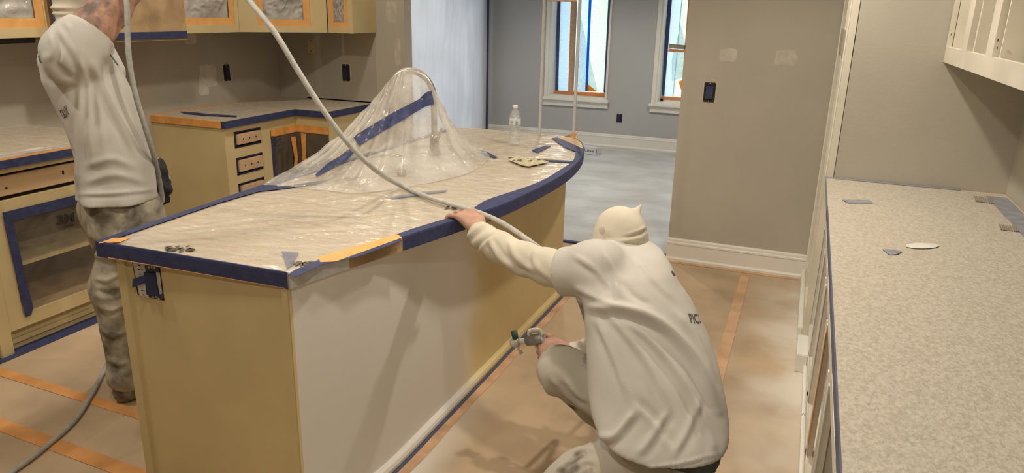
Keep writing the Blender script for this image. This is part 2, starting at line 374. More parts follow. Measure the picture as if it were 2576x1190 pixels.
window(2, W2, [
 ('masking_sheet', strip(1690,1716,1669,1694,245,.002), paperA), ('masking_sheet', strip(1714,1745,1692,1722,245,.0025), paperC), ('masking_sheet', strip(1745,1815,1722,1790,245,.0025), paperA),
 ('masking_flap', q((1712,60),(1690,150),(1690,205),(1716,195),(1726,120),dy=.005), paperF),
 ('blue_tape', strip(1679,1690,1664,1671,241,.008), blueT), ('brown_strip', q((1683,110),(1727,114),(1725,124),(1682,121),dy=.010), browT),
 ('orange_tape', q((1682,122),(1724,126),(1723,132),(1681,130),dy=.011), orgT), ('orange_tape', strip(1731,1741,1713,1722,241,.010), orgT),
 ('amber_tape', q((1707,205),(1719,200),(1716,235),dy=.009), goldp), ('orange_tape', q((1664,242),(1790,250),(1789,258),(1663,249),dy=.012), orgT)])

# plastic curtain over the dining-room door, blue tape down its edge
def curtain():
    NY, NZ = 110, 60; V=[]; y0,y1 = 6.0,9.17
    for j in range(NZ):
        z = .02+2.6*j/(NZ-1)
        for i in range(NY):
            y = y0+(y1-y0)*i/(NY-1); e = min(1,(y1-y)/.25)
            d = .020*noise.noise((y*7+z*.6,z*.7,3))+.014*noise.noise((y*16-z*2.0,z*1.2,9))+.012*abs(noise.noise((y*4+z*3.0,z*2.5-y*2,5)))
            V.append((XD+.035+e*d*1.2, y, z))
    o = obj('plastic_curtain', V, [[j*NY+i,j*NY+i+1,(j+1)*NY+i+1,(j+1)*NY+i] for j in range(NZ-1) for i in range(NY-1)], milky, None, True)
    return o
t = thing('plastic_curtain', 'milky plastic sheeting hung over the dining room wall, edged with blue tape', 'plastic sheet', (XD+.03,7.6,.02))
cu = curtain(); cu.name='sheet'; cu.parent=t; cu.data.transform(Matrix.Translation(-Vector((XD+.03,7.6,.02))))
box('blue_tape', (XD+.03,9.155,.02), (XD+.046,9.20,2.62), blue, t)

def disc(name, p, n, r, ma, parent, th=.0015, seg=12):
    p=Vector(p); n=Vector(n).normalized(); return MB().tube([p,p+n*th],r,seg).build(name,ma,parent)

# ------------------------------------------------------------------ kitchen island
ZT, ZB = .914, .868
RE = cr([(-1.385,1.687,0),(-1.337,1.877,0),(-1.261,2.152,0),(-1.168,2.516,0),(-1.108,2.800,0),(-1.073,3.318,0),(-1.098,3.738,0),(-1.171,4.10,0),(-1.275,4.38,0),(-1.40,4.53,0)], 6)
def rx(y):
    for a,b in zip(RE,RE[1:]):
        if a.y<=y<=b.y: return a.x+(b.x-a.x)*(y-a.y)/(b.y-a.y)
    return RE[0].x if y<RE[0].y else RE[-1].x
def lx(y): return -2.150-.055*min(1,max(0,(y-1.665)/.9))
def ny(x): return 1.665+.022*(x+2.15)/.765
OUT = [Vector((-2.15,1.665,0))]+RE+[Vector((-2.05,4.56,0)),Vector((-2.17,4.52,0)),Vector((-2.205,4.4,0)),Vector((-2.205,2.55,0))]
def offs(P, d):
    """polygon offset outward by d (counter-clockwise input)"""
    n=len(P); out=[]
    for i in range(n):
        a,b,c=P[i-1],P[i],P[(i+1)%n]; e1=(b-a).normalized(); e2=(c-b).normalized()
        n1=Vector((e1.y,-e1.x,0)); n2=Vector((e2.y,-e2.x,0)); m_=(n1+n2)
        m_=m_.normalized() if m_.length>1e-6 else n1; out.append(b+m_*(d/max(.5,m_.dot(n1))))
    return out
Z=lambda p,z: Vector((p.x,p.y,z))
top = thing('island_countertop', 'large curved island worktop masked with clear film and blue edge tape', 'countertop', (-1.65,3.1,ZB))
MB().prism([Z(p,ZB) for p in OUT],(0,0,ZT-ZB)).build('stone_slab', stone, top)
def edge_band(name, P, ma, d, z0, z1, inset, zt=None, jag=0):
    """tape folded over an edge: outer side plus a strip on top; P = run of outline points"""
    V=[]; n=len(P); zt = zt or ZT+.0062
    for i,p in enumerate(P):
        a=P[max(0,i-1)]; b=P[min(n-1,i+1)]; e=(b-a).normalized(); nn=Vector((e.y,-e.x,0)); ii=inset(i/(n-1)) if callable(inset) else inset
        j=random.uniform(-jag,jag)
        V+=[Z(p-nn*.004,z0+.0005),Z(p+nn*d,z0+j),Z(p+nn*d,(z0+z1)/2),Z(p+nn*d,z1),Z(p+nn*(d*.5),zt+.001),Z(p-nn*ii,zt)]
    Fa=[[6*i+k,6*i+k+1,6*i+k+7,6*i+k+6] for i in range(n-1) for k in range(5)]
    return obj(name,V,Fa,ma,top)
def dens(a,b,k): return [a+(b-a)*(i/k) for i in range(k+1)]
near = dens(OUT[0],RE[0],24)
edge_band('blue_edge_tape', near, blue, .0035, ZB, ZT+.001, .006)
edge_band('orange_edge_tape', dens(OUT[0]+Vector((.05,0,0)),RE[0]-Vector((.01,0,0)),20), mat('brown_orange_tape',(.55,.27,.10),.6,.2,30), .0040, ZB, ZB+.002, .001, ZB+.0025, 0)
i1 = max(i for i,p in enumerate(RE) if p.y<1.88); i2 = max(i for i,p in enumerate(RE) if p.y<2.16)
edge_band('crumpled_film_wrap', RE[0:i1+2], mat('crumpled_pale_film',(.66,.66,.66),.3,.12,18,.5,30), .006, ZB, ZT, .012, None, 0)
edge_band('kraft_edge_paper', RE[i1:i2+1], kraft, .005, ZB, ZT, .010, None, 0)
edge_band('blue_edge_tape', RE[i2:], blue, .004, ZB, ZT+.001, lambda t: .035+.05*math.exp(-((t-.28)/.10)**2)+.006*math.sin(t*30), None, 0)
edge_band('blue_edge_tape', dens(Vector((-2.205,4.4,0)),Vector((-2.205,2.55,0)),20)+dens(Vector((-2.205,2.55,0)),OUT[0],20)[1:], blue, .003, ZB, ZT+.001, .035)
# film laid over the stone, with drawn creases
def island_film():
    NX,NY=90,230; V=[]
    for j in range(NY):
        y=1.672+(4.54-1.672)*j/(NY-1)
        for i in range(NX):
            t=i/(NX-1); x0=lx(y)+.006; x1=rx(y)-.008; x=x0+(x1-x0)*t
            if y<1.70: yy=max(y, ny(x)+.004)
            else: yy=y
            u=(x+2.3)*.80+(y-1.6)*.6; v=-(x+2.3)*.6+(y-1.6)*.80
            ang=math.atan2(yy-1.35,x+2.45); rr=math.hypot(yy-1.35,x+2.45)
            h=.006*max(0,noise.noise((ang*22,rr*1.4,0)))+.006*max(0,.32-abs(noise.noise((ang*34,rr*1.8,4))))+.0022*noise.noise((x*9,y*9,2))+.006*max(0,.25-abs(noise.noise((u*2.5,v*11,8))))
            e=min(1,t/.08,(1-t)/.09,(yy-1.665)/.05+.02)
            V.append((x,yy,ZT+.0012+max(0,h)*e))
    return obj('masking_film',V,[[j*NX+i,j*NX+i+1,(j+1)*NX+i+1,(j+1)*NX+i] for j in range(NY-1) for i in range(NX-1)],filmtop,top,True)
mf = island_film()
def pp(name, px, ma, par, z=ZT+.0065, th=.001): return flat(name,[atz(x,y,z) for x,y in px],(0,0,th),ma,par)
pp('orange_tape',[(800,648),(806,660),(845,658),(1012,598),(1000,590),(990,592)],paleor,top,ZT+.0075)
pp('blue_tape',[(722,690),(800,657),(1000,600),(1013,600),(1015,640),(1030,640),(1020,610),(850,663),(790,690),(740,704),(725,700)],blue,top,ZT+.0065) if False else None
pp('blue_tape',[(725,692),(740,680),(800,655),(1005,602),(1012,606),(905,645),(812,666),(745,697)],blue,top)
pp('blue_tape',[(708,632),(752,634),(735,668),(722,676)],film('faint_tape',(.28,.31,.42),(.35,.6),.4,9),top)
pp('blue_tape',[(655,470),(690,462),(700,470),(760,462),(830,452),(800,462),(720,474),(650,482),(560,508),(500,528),(480,528)],blue,top)
pp('blue_tape',[(1337,378),(1374,366),(1386,368),(1352,385)],blue,top)
pp('blue_tape',[(1387,347),(1402,346),(1440,362),(1467,377),(1462,386),(1420,371)],blue,top)
pp('blue_tape',[(1278,396),(1330,400),(1443,405),(1441,409),(1330,405),(1285,402)],blue,top)
pp('blue_tape',[(1195,374),(1222,381),(1252,396),(1244,398),(1215,386)],blue,top)
pp('blue_tape',[(980,497),(1060,483),(1125,478),(1122,482),(1060,490),(985,501)],film('faint_tape',(.28,.31,.42),(.35,.6),.4,9),top)
pp('kraft_paper_patch',[(1402,346),(1440,343),(1462,352),(1466,374),(1440,362)],mat('tan_paper',(.58,.43,.26),.7,.1,9,.4,20),top,ZT+.006)
pp('orange_tape',[(248,612),(262,600),(330,598),(300,610)],paleor,top,ZT+.0055)
def wedges(name, cx, cy, w, h, n, sd):
    random.seed(sd); m_=MB()
    for k in range(n):
        x=cx+random.uniform(-w,w); y=cy+random.uniform(-h,h)*(1-abs(x-cx)/w*.5); l=random.uniform(.15,.4)*w; d=random.uniform(2,4.5)
        m_.prism([atz(x,y,ZT+.0062),atz(x+l,y-d*.8,ZT+.0062),atz(x+l*1.3,y-d*.2,ZT+.0062),atz(x+l*.3,y+d,ZT+.0062)],(0,0,.0001))
    return m_.build(name, mat('printed_smudge',(.16,.14,.10),.8), top)
wedges('printed_logo', 448,625,36,8,34,1); wedges('printed_logo', 762,662,36,5,26,2); wedges('printed_logo', 1130,523,22,3,8,3)

isl = thing('kitchen_island', 'long island base with a freshly sprayed white side and old cream end', 'kitchen island', (-1.72,3.0,0))
# side panel: white paint sprayed from the near corner, fading into the old cream paint
def side_mat():
    M = mat('half_sprayed_panel',(.66,.53,.27),.5,.04,3,.03,40); nt=M.node_tree; b=nt.nodes['Principled BSDF']; rp=[n for n in nt.nodes if n.type=='VALTORGB'][0]
    geo=nd(nt,'ShaderNodeNewGeometry'); sx=nd(nt,'ShaderNodeSeparateXYZ'); nt.links.new(geo.outputs['Position'],sx.inputs[0])
    nz=nd(nt,'ShaderNodeTexNoise'); nz.inputs['Scale'].default_value=2.0; nt.links.new(geo.outputs['Position'],nz.inputs['Vector'])
    k=nd(nt,'ShaderNodeMath',operation='MULTIPLY_ADD'); nt.links.new(nz.outputs[0],k.inputs[0]); k.inputs[1].default_value=.35; nt.links.new(sx.outputs['Y'],k.inputs[2])
    r=nd(nt,'ShaderNodeMapRange'); r.interpolation_type='SMOOTHSTEP'; r.inputs[1].default_value=2.78; r.inputs[2].default_value=3.16; nt.links.new(k.outputs[0],r.inputs[0])
    mx=nd(nt,'ShaderNodeMixRGB'); nt.links.new(r.outputs[0],mx.inputs[0]); mx.inputs[1].default_value=(.74,.71,.66,1); nt.links.new(rp.outputs[0],mx.inputs[2])
    nt.links.new(mx.outputs[0],b.inputs['Base Color']); return M
sidem = side_mat()
FACE = cr([(-1.390,1.695,0),(-1.342,1.87,0),(-1.305,2.07,0),(-1.298,2.44,0),(-1.294,2.84,0),(-1.290,3.34,0),(-1.282,4.14,0)],6)
m_=MB(); n=len(FACE); V=[]
for p in FACE: V+=[Z(p,.004),Z(p,ZB-.001),Z(p-Vector((.02,0,0)),ZB-.001),Z(p-Vector((.02,0,0)),.004)]
obj('side_panel',V,[[4*i+k,4*i+(k+1)%4,4*i+4+(k+1)%4,4*i+4+k] for i in range(n-1) for k in range(4)]+[[3,2,1,0],[4*n-4,4*n-3,4*n-2,4*n-1]],sidem,isl)
V=[]; prof=[(0,.004),(.028,.004),(.028,.018),(.022,.03),(.012,.036),(0,.037)]
for p in FACE[2:]: V+=[Z(p+Vector((d,0,0)),z) for d,z in prof]
n=len(FACE)-2; obj('base_shoe',V,[[6*i+k,6*i+k+1,6*i+7+k,6*i+6+k] for i in range(n-1) for k in range(5)],sidem,isl)
bf=MB(); 
V=[]
for p in FACE[4:]: V+=[Z(p+Vector((.028,0,0)),.003),Z(p+Vector((.032,0,0)),.006),Z(p+Vector((.044,0,0)),.0025)]
n=len(FACE)-4; obj('floor_tape',V,[[3*i+k,3*i+k+1,3*i+4+k,3*i+3+k] for i in range(n-1) for k in range(2)],mat('dark_tape_edge',(.07,.075,.12),.6),isl)
YE=1.688
box('end_panel',(-2.075,YE+.004,.004),(-1.405,YE+.022,ZB-.001),ochre,isl)
box('corner_stile',(-2.095,YE-.004,.004),(-2.055,YE+.03,ZB-.001),ochre,isl,.002)
box('corner_stile',(-1.415,YE-.002,.004),(-1.388,YE+.03,ZB-.001),ochre,isl,.003)
box('back_panel',(-2.095,YE+.03,.10),(-2.075,4.10,ZB-.001),ochre,isl)
box('far_panel',(-2.075,4.08,.004),(-1.30,4.10,ZB-.001),ochre,isl)
for k in range(4):
    y0=1.74+k*.59; d=MB().box((-2.112,y0,.14),(-2.095,y0+.53,.66),.004).build('cabinet_door',ochre,isl)
    box('drawer_front',(-2.112,y0,.69),(-2.095,y0+.53,.84),maple,isl,.004)
V=[]
for p in FACE[3:]: V+=[Z(p+Vector((.046,0,0)),.0015),Z(p+Vector((.085+.004*math.sin(p.y*9),0,0)),.0015)]
n=len(FACE)-3; obj('orange_floor_tape',V,[[2*i,2*i+1,2*i+3,2*i+2] for i in range(n-1)],mat('dusty_orange_tape',(.60,.37,.22),.7,.15,8),isl)
# uncovered electrical box on the island end
o_ = thing('electrical_outlet','uncovered double electrical box with a blue taped switch on island end','outlet',aty(375,708,YE))
E3=lambda x,y,d=0: aty(x,y,YE+.004-d)
flat('box_opening',[E3(333,658),(E3(402,668)),E3(414,756),E3(347,741)],(0,-.0015,0),dark,o_)
flat('mounting_yoke',[E3(336,660,.002),E3(365,664,.002),E3(376,750,.002),E3(352,742,.002)],(0,-.003,0),galv,o_)
flat('mounting_yoke',[E3(368,666,.002),E3(398,670,.002),E3(411,752,.002),E3(382,750,.002)],(0,-.002,0),mat('dark_steel',(.10,.11,.13),.5,metal=.4),o_)
flat('switch_body',[E3(370,682,.004),E3(396,686,.004),E3(407,742,.004),E3(377,738,.004)],(0,-.014,0),mat('navy_tape_cover',(.022,.027,.07),.6,.1),o_)
flat('switch_frame',[E3(397,684,.004),E3(402,686,.004),E3(408,738,.004),E3(405,742,.004)],(0,-.008,0),galv,o_)
flat('blue_tape_flap',[E3(368,690,.012),E3(366,712,.012),E3(333,724,.03),E3(334,702,.03)],(0,-.001,0),blue,o_)
for (x,y) in ((350,668),(349,678),(357,679),(346,729),(357,731),(361,742)): MB().box(E3(x-2,y-1.5,.0055),E3(x+2.5,y+1.5,.0062)).build('slot',dark,o_)
for (x,y) in ((375,672),(382,672),(389,674),(386,747),(393,746),(400,751)): disc('screw',E3(x,y,.005),(0,-1,0),.004,galv,o_)

# ------------------------------------------------------------------ corner counter run
XF = -3.690; Y1 = 3.944; X2 = -3.371; YFr = 4.718
def face_frame(parent, ma, rects, plane, lo, hi, z0, z1, th):
    """frame with rectangular holes; plane 'x' or 'y' and its coordinate; rects (a0,a1,z0,z1) along the other axis"""
    ax,c = plane; m_=MB()
    cuts=sorted({lo,hi,*[r[0] for r in rects],*[r[1] for r in rects]}); zc=sorted({z0,z1,*[r[2] for r in rects],*[r[3] for r in rects]})
    for a,b in zip(cuts,cuts[1:]):
        for u,v in zip(zc,zc[1:]):
            mx,mz=(a+b)/2,(u+v)/2
            if any(r[0]<mx<r[1] and r[2]<mz<r[3] for r in rects): continue
            if ax=='x': m_.box((c,a,u),(c-th,b,v))
            else: m_.box((a,c,u),(b,c+th,v))
    return m_.build('face_frame',ma,parent)
def yA(px,py): return atx(px,py,XF).y
def zA(px,py): return atx(px,py,XF).z
cab = thing('drawer_cabinet','cream drawer cabinet with raw wooden drawer fronts and blue tape edging','cabinet',(-4.0,4.15,0))
ys0,ys1 = yA(588,340),yA(655,330); ye=yA(672,330)
dr=[(ys0,ys1,zA(592,372)-.005,zA(590,332)),(ys0,ys1,zA(600,440)-.004,zA(596,398)),(ys0,ys1,.30,zA(602,462)),(ys0,ys1,.12,.27)]
dr=[(a,b,z0,min(z1,.845)) for a,b,z0,z1 in dr]
face_frame(cab,ochre,dr,('x',XF),Y1,ye,.10,ZB,.02)
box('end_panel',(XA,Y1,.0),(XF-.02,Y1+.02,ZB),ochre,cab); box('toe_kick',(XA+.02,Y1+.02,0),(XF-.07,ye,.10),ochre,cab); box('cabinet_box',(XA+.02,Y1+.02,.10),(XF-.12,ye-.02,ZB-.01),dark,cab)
for a,b,z0,z1 in dr:
    w=b-a; d=MB().box((XF-.10,a+.022,z0+.022),(XF+.012,b-.010,z1-.020),.003).build('drawer_front',pinkw,cab)
    fr=MB()
    fr.box((XF-.015,a,z0),(XF+.002,a+.014,z1)); fr.box((XF-.015,a,z0),(XF+.002,b,z0+.010)); fr.box((XF-.015,a,z1-.009),(XF+.002,b,z1)); fr.box((XF-.015,b-.005,z0),(XF+.002,b,z1)); fr.build('blue_tape_border',mat('navy_tape',(.02,.025,.07),.6,.1),cab)
    for t in (.28,.52,.76): 
        disc('screw_hole',(XF+.0122,a+w*t,(z0+z1)/2),(1,0,0),.0055,dark,d)
cc = thing('corner_cabinet','corner base cabinet with its bifold opening masked in clear film','cabinet',(-3.9,4.9,0))
zt0=.79; a0=yA(680,330); 
face_frame(cc,ochre,[(a0,YFr,.12,zt0)],('x',XF),ye,YFr,.10,ZB,.02)
xr1=aty(826,320,YFr).x
face_frame(cc,ochre,[(XF,xr1,.12,zt0)],('y',YFr),XF,X2,.10,ZB,.02)
box('cabinet_back',(XA+.02,ye,.10),(XA+.04,YB-.02,ZB-.01),inner,cc); box('cabinet_back',(XA+.04,YB-.04,.10),(X2-.03,YB-.02,ZB-.01),inner,cc); box('shelf',(XA+.04,ye+.02,.11),(XF-.3,YB-.04,.13),inner,cc); box('shelf',(XF-.3,YFr+.3,.11),(X2-.03,YB-.04,.13),inner,cc)
box('end_panel',(X2-.02,YFr+.02,0),(X2,YB,ZB),ochre,cc); box('toe_kick',(XA+.04,YFr+.08,0),(X2-.02,YFr+.1,.10),ochre,cc)
def sheetgrid(name,quad,ma,par,nx=24,nz=24,amp=.01,n=(1,0,0),sd=0,ff=None):
    V=[]; nn=Vector(n)
    for j in range(nz):
        for i in range(nx):
            u,v=i/(nx-1),j/(nz-1); e=min(1,u*8,(1-u)*8,v*8,(1-v)*8); d=ff(u,v) if ff else noise.noise((u*5+v*2,v*4-u,sd))+.6*noise.noise((u*11,v*10,sd+4))
            V.append(bil(quad,u,v)+nn*(amp*d*e))
    return obj(name,V,[[j*nx+i,j*nx+i+1,(j+1)*nx+i+1,(j+1)*nx+i] for j in range(nz-1) for i in range(nx-1)],ma,par,True)
sheetgrid('masking_film',[(XF+.003,a0,.12),(XF+.003,YFr-.002,.12),(XF+.003,YFr-.002,zt0),(XF+.003,a0,zt0)],filmcl,cc,amp=.012,sd=3)
sheetgrid('masking_film',[(XF+.003,YFr-.003,.12),(xr1,YFr-.003,.12),(xr1,YFr-.003,zt0),(XF+.003,YFr-.003,zt0)],filmcl,cc,amp=.012,n=(0,-1,0),sd=9)
box('orange_tape',(XF+.004,a0,zt0-.05),(XF+.006,YFr-.004,zt0+.004),orange,cc); box('orange_tape',(XF+.006,YFr-.006,zt0-.05),(xr1,YFr-.004,zt0+.004),orange,cc)
box('blue_tape',(XF+.004,a0-.002,.10),(XF+.006,a0+.025,zt0-.045),blue,cc)
flat('orange_tape_strip',[Vector((XF+.020,yA(x,y),zA(x,y))) for x,y in ((726,343),(738,343),(744,395),(742,420),(734,420),(736,398))],(.001,0,0),orange,cc)
flat('orange_tape_strip',[Vector((aty(x,y,YFr-.012).x,YFr-.012,aty(x,y,YFr-.012).z)) for x,y in ((757,335),(769,337),(771,420),(762,420))],(0,-.001,0),orange,cc)
text_on('printed_logo','3M',lambda u,v: bil([(XF+.0195,yA(703,378),zA(703,378)),(XF+.0195,yA(704,342),zA(704,342)),(XF+.0195,yA(688,346),zA(688,346)),(XF+.0195,yA(690,380),zA(690,380))],u,v),ink,cc,.03)

ct = thing('corner_countertop','L-shaped wall countertop under film, blue tape along its front edge','countertop',(-3.9,4.7,ZB))
CO=[Vector(p) for p in ((XA,Y1-.012,0),(XF+.022,Y1-.012,0),(XF+.022,YFr-.022,0),(X2+.012,YFr-.022,0),(X2+.012,YB,0),(XA,YB,0))]
MB().prism([Z(p,ZB) for p in CO],(0,0,ZT-ZB)).build('stone_slab',stone,ct)
def small_band(name,P,ma,par,d=.003,ins=.02):
    V=[]; n=len(P)
    nrm=[]
    for i in range(n-1): e=(P[i+1]-P[i]).normalized(); nrm.append(Vector((e.y,-e.x,0)))
    for i,p in enumerate(P):
        a=nrm[max(0,i-1)]; b=nrm[min(n-2,i)]; mm=(a+b).normalized(); k=1/max(.5,mm.dot(a)); q=mm*k
        V+=[Z(p+q*d,ZB+.0005),Z(p+q*d,ZT+.0015),Z(p-q*ins,ZT+.0025)]
    return obj(name,V,[[3*i+k,3*i+k+1,3*i+4+k,3*i+3+k] for i in range(n-1) for k in range(2)],ma,par)
small_band('orange_edge_tape',[CO[0],CO[1]-Vector((.03,0,0))],orange,ct,.003,.012)
small_band('blue_edge_tape',[CO[1]-Vector((.03,0,0)),CO[1],CO[2],CO[3],CO[4]],blue,ct,.004,.012)
def film_poly(name, quad, par, sd, nx=50, ny=50, amp=.003, z=ZT+.001, ma=None):
    V=[]
    for j in range(ny):
        for i in range(nx):
            p=bil(quad,i/(nx-1),j/(ny-1)); p.z=z+amp*(max(0,noise.noise((p.x*16,p.y*7,sd)))+.7*abs(noise.noise((p.x*9+p.y*20,p.y*4,sd+3)))); V.append(p)
    return obj(name,V,[[j*nx+i,j*nx+i+1,(j+1)*nx+i+1,(j+1)*nx+i] for j in range(ny-1) for i in range(nx-1)],ma or filmtop,par,True)
film_poly('masking_film',[(XA+.01,Y1,0),(XF+.005,Y1,0),(XF+.005,YB-.01,0),(XA+.01,YB-.01,0)],ct,1)
film_poly('masking_film',[(XF+.005,YFr-.01,0),(X2,YFr-.01,0),(X2,YB-.01,0),(XF+.005,YB-.01,0)],ct,5)
flat('blue_tape',[atz(x,y,ZT+.006) for x,y in ((452,281),(470,281),(530,287),(598,291),(594,294),(530,291),(470,286))],(0,0,.001),blue,ct)
box('blue_wall_tape',(-4.05,YB-.004,ZT),(X2-.02,YB-.001,ZT+.010),blue,ct)
box('orange_wall_tape',(XA+.001,Y1+.02,ZT+.001),(XA+.003,YB-.05,ZT+.006),orange,ct)

# ------------------------------------------------------------------ left counter beside the range gap
XL, ZL = -3.50, .968; YL1 = 3.02
lc = thing('base_cabinet','cream base cabinet with bare wide drawer and film over open shelves','cabinet',(-3.9,2.2,0))
yL=lambda px,py: atx(px,py,XL).y
zL=lambda px,py: atx(px,py,XL).z
ya,yb_=yL(60,800),2.92
stl=yL(20,900)
rects=[(-.2 if False else ya-1.2,ya-.12,.18,.70),(ya,yb_,.175,.705),(ya-1.0,yb_,.765,.895)]
face_frame(lc,ochre,[(ya,yb_,.180,.705),(ya-.05,yb_,.765,.893)],('x',XL),stl,3.0,.115,ZL-.046,.022)
box('side_stile',(XL-.022,stl-.03,0),(XL+.006,stl+.035,.70),ochre,lc,.003)
box('end_panel',(XA,2.98,.0),(XL-.022,3.0,ZL-.046),ochre,lc)
box('side_panel',(XA,stl,.0),(XL-.022,stl+.02,ZL-.046),maple,lc)
box('toe_kick',(XL-.065,stl,0),(XL-.05,3.0,.115),ochre,lc); box('toe_rail',(XL-.05,stl+.03,.03),(XL-.035,3.0,.055),ochre,lc,.004)
box('drawer_front',(XL-.03,ya-.04,.785),(XL-.004,yb_-.02,.878),maple,lc,.002)
for y,z in ((ya-.0+.035,.822),(ya+.335,.846),(ya+.335,.836)):
    disc('screw_hole',(XL-.0045,y,z),(1,0,0),.006,dark,lc)
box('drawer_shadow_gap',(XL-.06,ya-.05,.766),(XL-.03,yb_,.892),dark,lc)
box('cabinet_back',(XA+.02,stl+.02,.115),(XA+.04,2.98,ZL-.06),inner,lc); box('shelf',(XA+.04,stl+.02,.165),(XL-.024,2.98,.178),inner,lc); box('shelf',(XA+.04,stl+.02,.405),(XL-.06,2.98,.425),ochre,lc)
sheetgrid('masking_film',[(XL+.003,ya,.18),(XL+.003,yb_,.18),(XL+.003,yb_,.70),(XL+.003,ya,.70)],filmcl,lc,36,30,.008,(1,0,0),5,lambda u,v: noise.noise((u*9-v*7,u*1.5+v*1.5,5))+.6*noise.noise((u*20-v*16,u*2,2)))
box('blue_tape',(XL+.004,ya-.01,.66),(XL+.006,yb_,.712),blue,lc)
flat('blue_tape',[(XL+.005,ya-.012,.66),(XL+.005,ya+.030,.66),(XL+.005,ya+.040,.40),(XL+.005,ya+.052,.20),(XL+.005,ya+.035,.165),(XL+.005,ya+.005,.165)],(.0015,0,0),blue,lc)
text_on('printed_logo','3M',lambda u,v: bil([(XL+.0135,yL(138,566),zL(138,566)),(XL+.0135,yL(184,557),zL(184,557)),(XL+.0135,yL(182,532),zL(182,532)),(XL+.0135,yL(138,542),zL(138,542))],u,v),mat('film_print',(.035,.028,.02),.8),lc,.04)
flat('printed_bar',[(XL+.0135,yL(158,571),zL(158,571)),(XL+.0135,yL(184,566),zL(184,566)),(XL+.0135,yL(184,563),zL(184,563)),(XL+.0135,yL(158,568),zL(158,568))],(.0006,0,0),mat('film_print',(.035,.028,.02),.8),lc)
nb=thing('base_cabinet','brown wooden base cabinet at the far end of the short wall countertop','cabinet',(-3.9,1.5,0)); y0_=stl-.6; y1_=stl-.034
box('cabinet_box',(XA+.006,y0_,.10),(XL-.06,y1_,ZL-.047),maple,nb); box('toe_kick',(XA+.02,y0_,0),(XL-.10,y1_,.10),ochre,nb); d_=box('cabinet_door',(XL-.06,y0_+.02,.13),(XL-.04,y1_-.02,.72),maple,nb,.003); box('drawer_front',(XL-.06,y0_+.02,.76),(XL-.04,y1_-.02,.90),maple,nb,.003)
disc('knob',(XL-.04,y1_-.07,.62),(1,0,0),.013,steel,d_,.02)
lt = thing('wall_countertop','short wall countertop by the range gap, navy tape on its edge','countertop',(-3.9,2.2,ZL-.045))
MB().box((XA,stl-.6,ZL-.046),(XL+.022,YL1,ZL)).build('stone_slab',stone,lt)
box('blue_edge_tape',(XL+.022,stl-.6,ZL-.048),(XL+.026,YL1+.002,ZL-.008),blue,lt); box('orange_edge_tape',(XL+.0225,stl-.6,ZL-.008),(XL+.025,YL1,ZL+.0015),paleor,lt)
film_poly('masking_film',[(XA+.01,stl-.6,0),(XL-.03,stl-.6,0),(XL-.03,YL1,0),(XA+.01,YL1,0)],lt,7,60,50,.004,ZL+.001)
film_poly('loose_film_edge',[(XL-.075,stl-.4,0),(XL+.020,stl-.4,0),(XL+.020,YL1-.05,0),(XL-.055,YL1-.05,0)],lt,17,16,70,.012,ZL+.002,filmw)
ft = box('floor_tape',(XL-.045,stl-.3,.001),(XL+.05,3.0,.0025),blue,None,origin=(XL,2.5,0)); tag(ft,'wide blue tape on the floor along the base cabinet toe kick','tape')

# ------------------------------------------------------------------ wall cabinets
ZU=1.487; XU=-3.99; YU=5.02
def glazed(parent, quad, n, film_sd, tape=.045, tm=None, fm=None):
    """a masked door opening: quad bl,br,tr,tl on the frame face; recessed film with orange tape round it"""
    q=[Vector(x) for x in quad]; n=Vector(n); ex=(q[1]-q[0]).normalized(); L=(q[1]-q[0]).length; Hh=(q[3]-q[0]).length; up=Vector((0,0,1))
    P=lambda a,b,d: q[0]+ex*a+up*b+n*d
    for a0,b0,a1,b1 in ((0,0,L,tape),(0,tape,tape,Hh),(L-tape,tape,L,Hh)):
        MB().prism([P(a0,b0,-.008),P(a1,b0,-.008),P(a1,b1,-.008),P(a0,b1,-.008)],n*.002).build('orange_tape',tm or paleor,parent)
    sheetgrid('masking_film',[P(tape*.6,tape*.6,-.020),P(L-tape*.6,tape*.6,-.020),P(L-tape*.6,Hh,-.020),P(tape*.6,Hh,-.020)],fm or filmw,parent,44,110,.020,n,film_sd,lambda u,v: 1-2.2*abs(noise.noise((u*4+v*3,v*9-u*3,film_sd)))-1.2*abs(noise.noise((u*9-v*6,v*18+u*4,film_sd+3))))
def wall_cab(name,label,a,b,depth,rect,loc,sd,film=True,inm=None,zt=2.45):
    """cabinet box whose face runs from a to b (plan points) with the back `depth` behind; rect = opening along the face (m, m, z0)"""
    t=thing(name,label,'wall cabinet',loc); a=Vector((*a,0)); b=Vector((*b,0)); e=(b-a).normalized(); L=(b-a).length; nn=Vector((e.y,-e.x,0))
    def bx(nm,s0,s1,d0,d1,z0,z1,ma):
        P=[a+e*s0-nn*d0,a+e*s1-nn*d0,a+e*s1-nn*d1,a+e*s0-nn*d1]; return MB().prism([Z(p,z0) for p in P],(0,0,z1-z0)).build(nm,ma,t)
    s0,s1,zo=rect
    bx('frame_stile',0,s0,0,.02,ZU,zt,ochre); bx('frame_stile',s1,L,0,.02,ZU,zt,ochre); bx('frame_rail',s0,s1,0,.02,ZU,zo,ochre); bx('frame_rail',s0,s1,0,.02,zt-.05,zt,ochre)
    bx('bottom_panel',0,L,.02,depth,ZU+.002,ZU+.02,ochre); bx('back_panel',.02,L-.02,depth-.012,depth,ZU+.02,zt,inm or dark)
    bx('side_panel',0,.018,.02,depth,ZU+.02,zt,ochre); bx('side_panel',L-.018,L,.02,depth,ZU+.02,zt,ochre)
    q=[Z(a+e*s0,zo),Z(a+e*s1,zo),Z(a+e*s1,zt-.05),Z(a+e*s0,zt-.05)]
    glazed(t,q,nn,sd,.05 if L>.5 else .035)
    return t
aY=lambda px,py=60: atx(px,py,XU).y
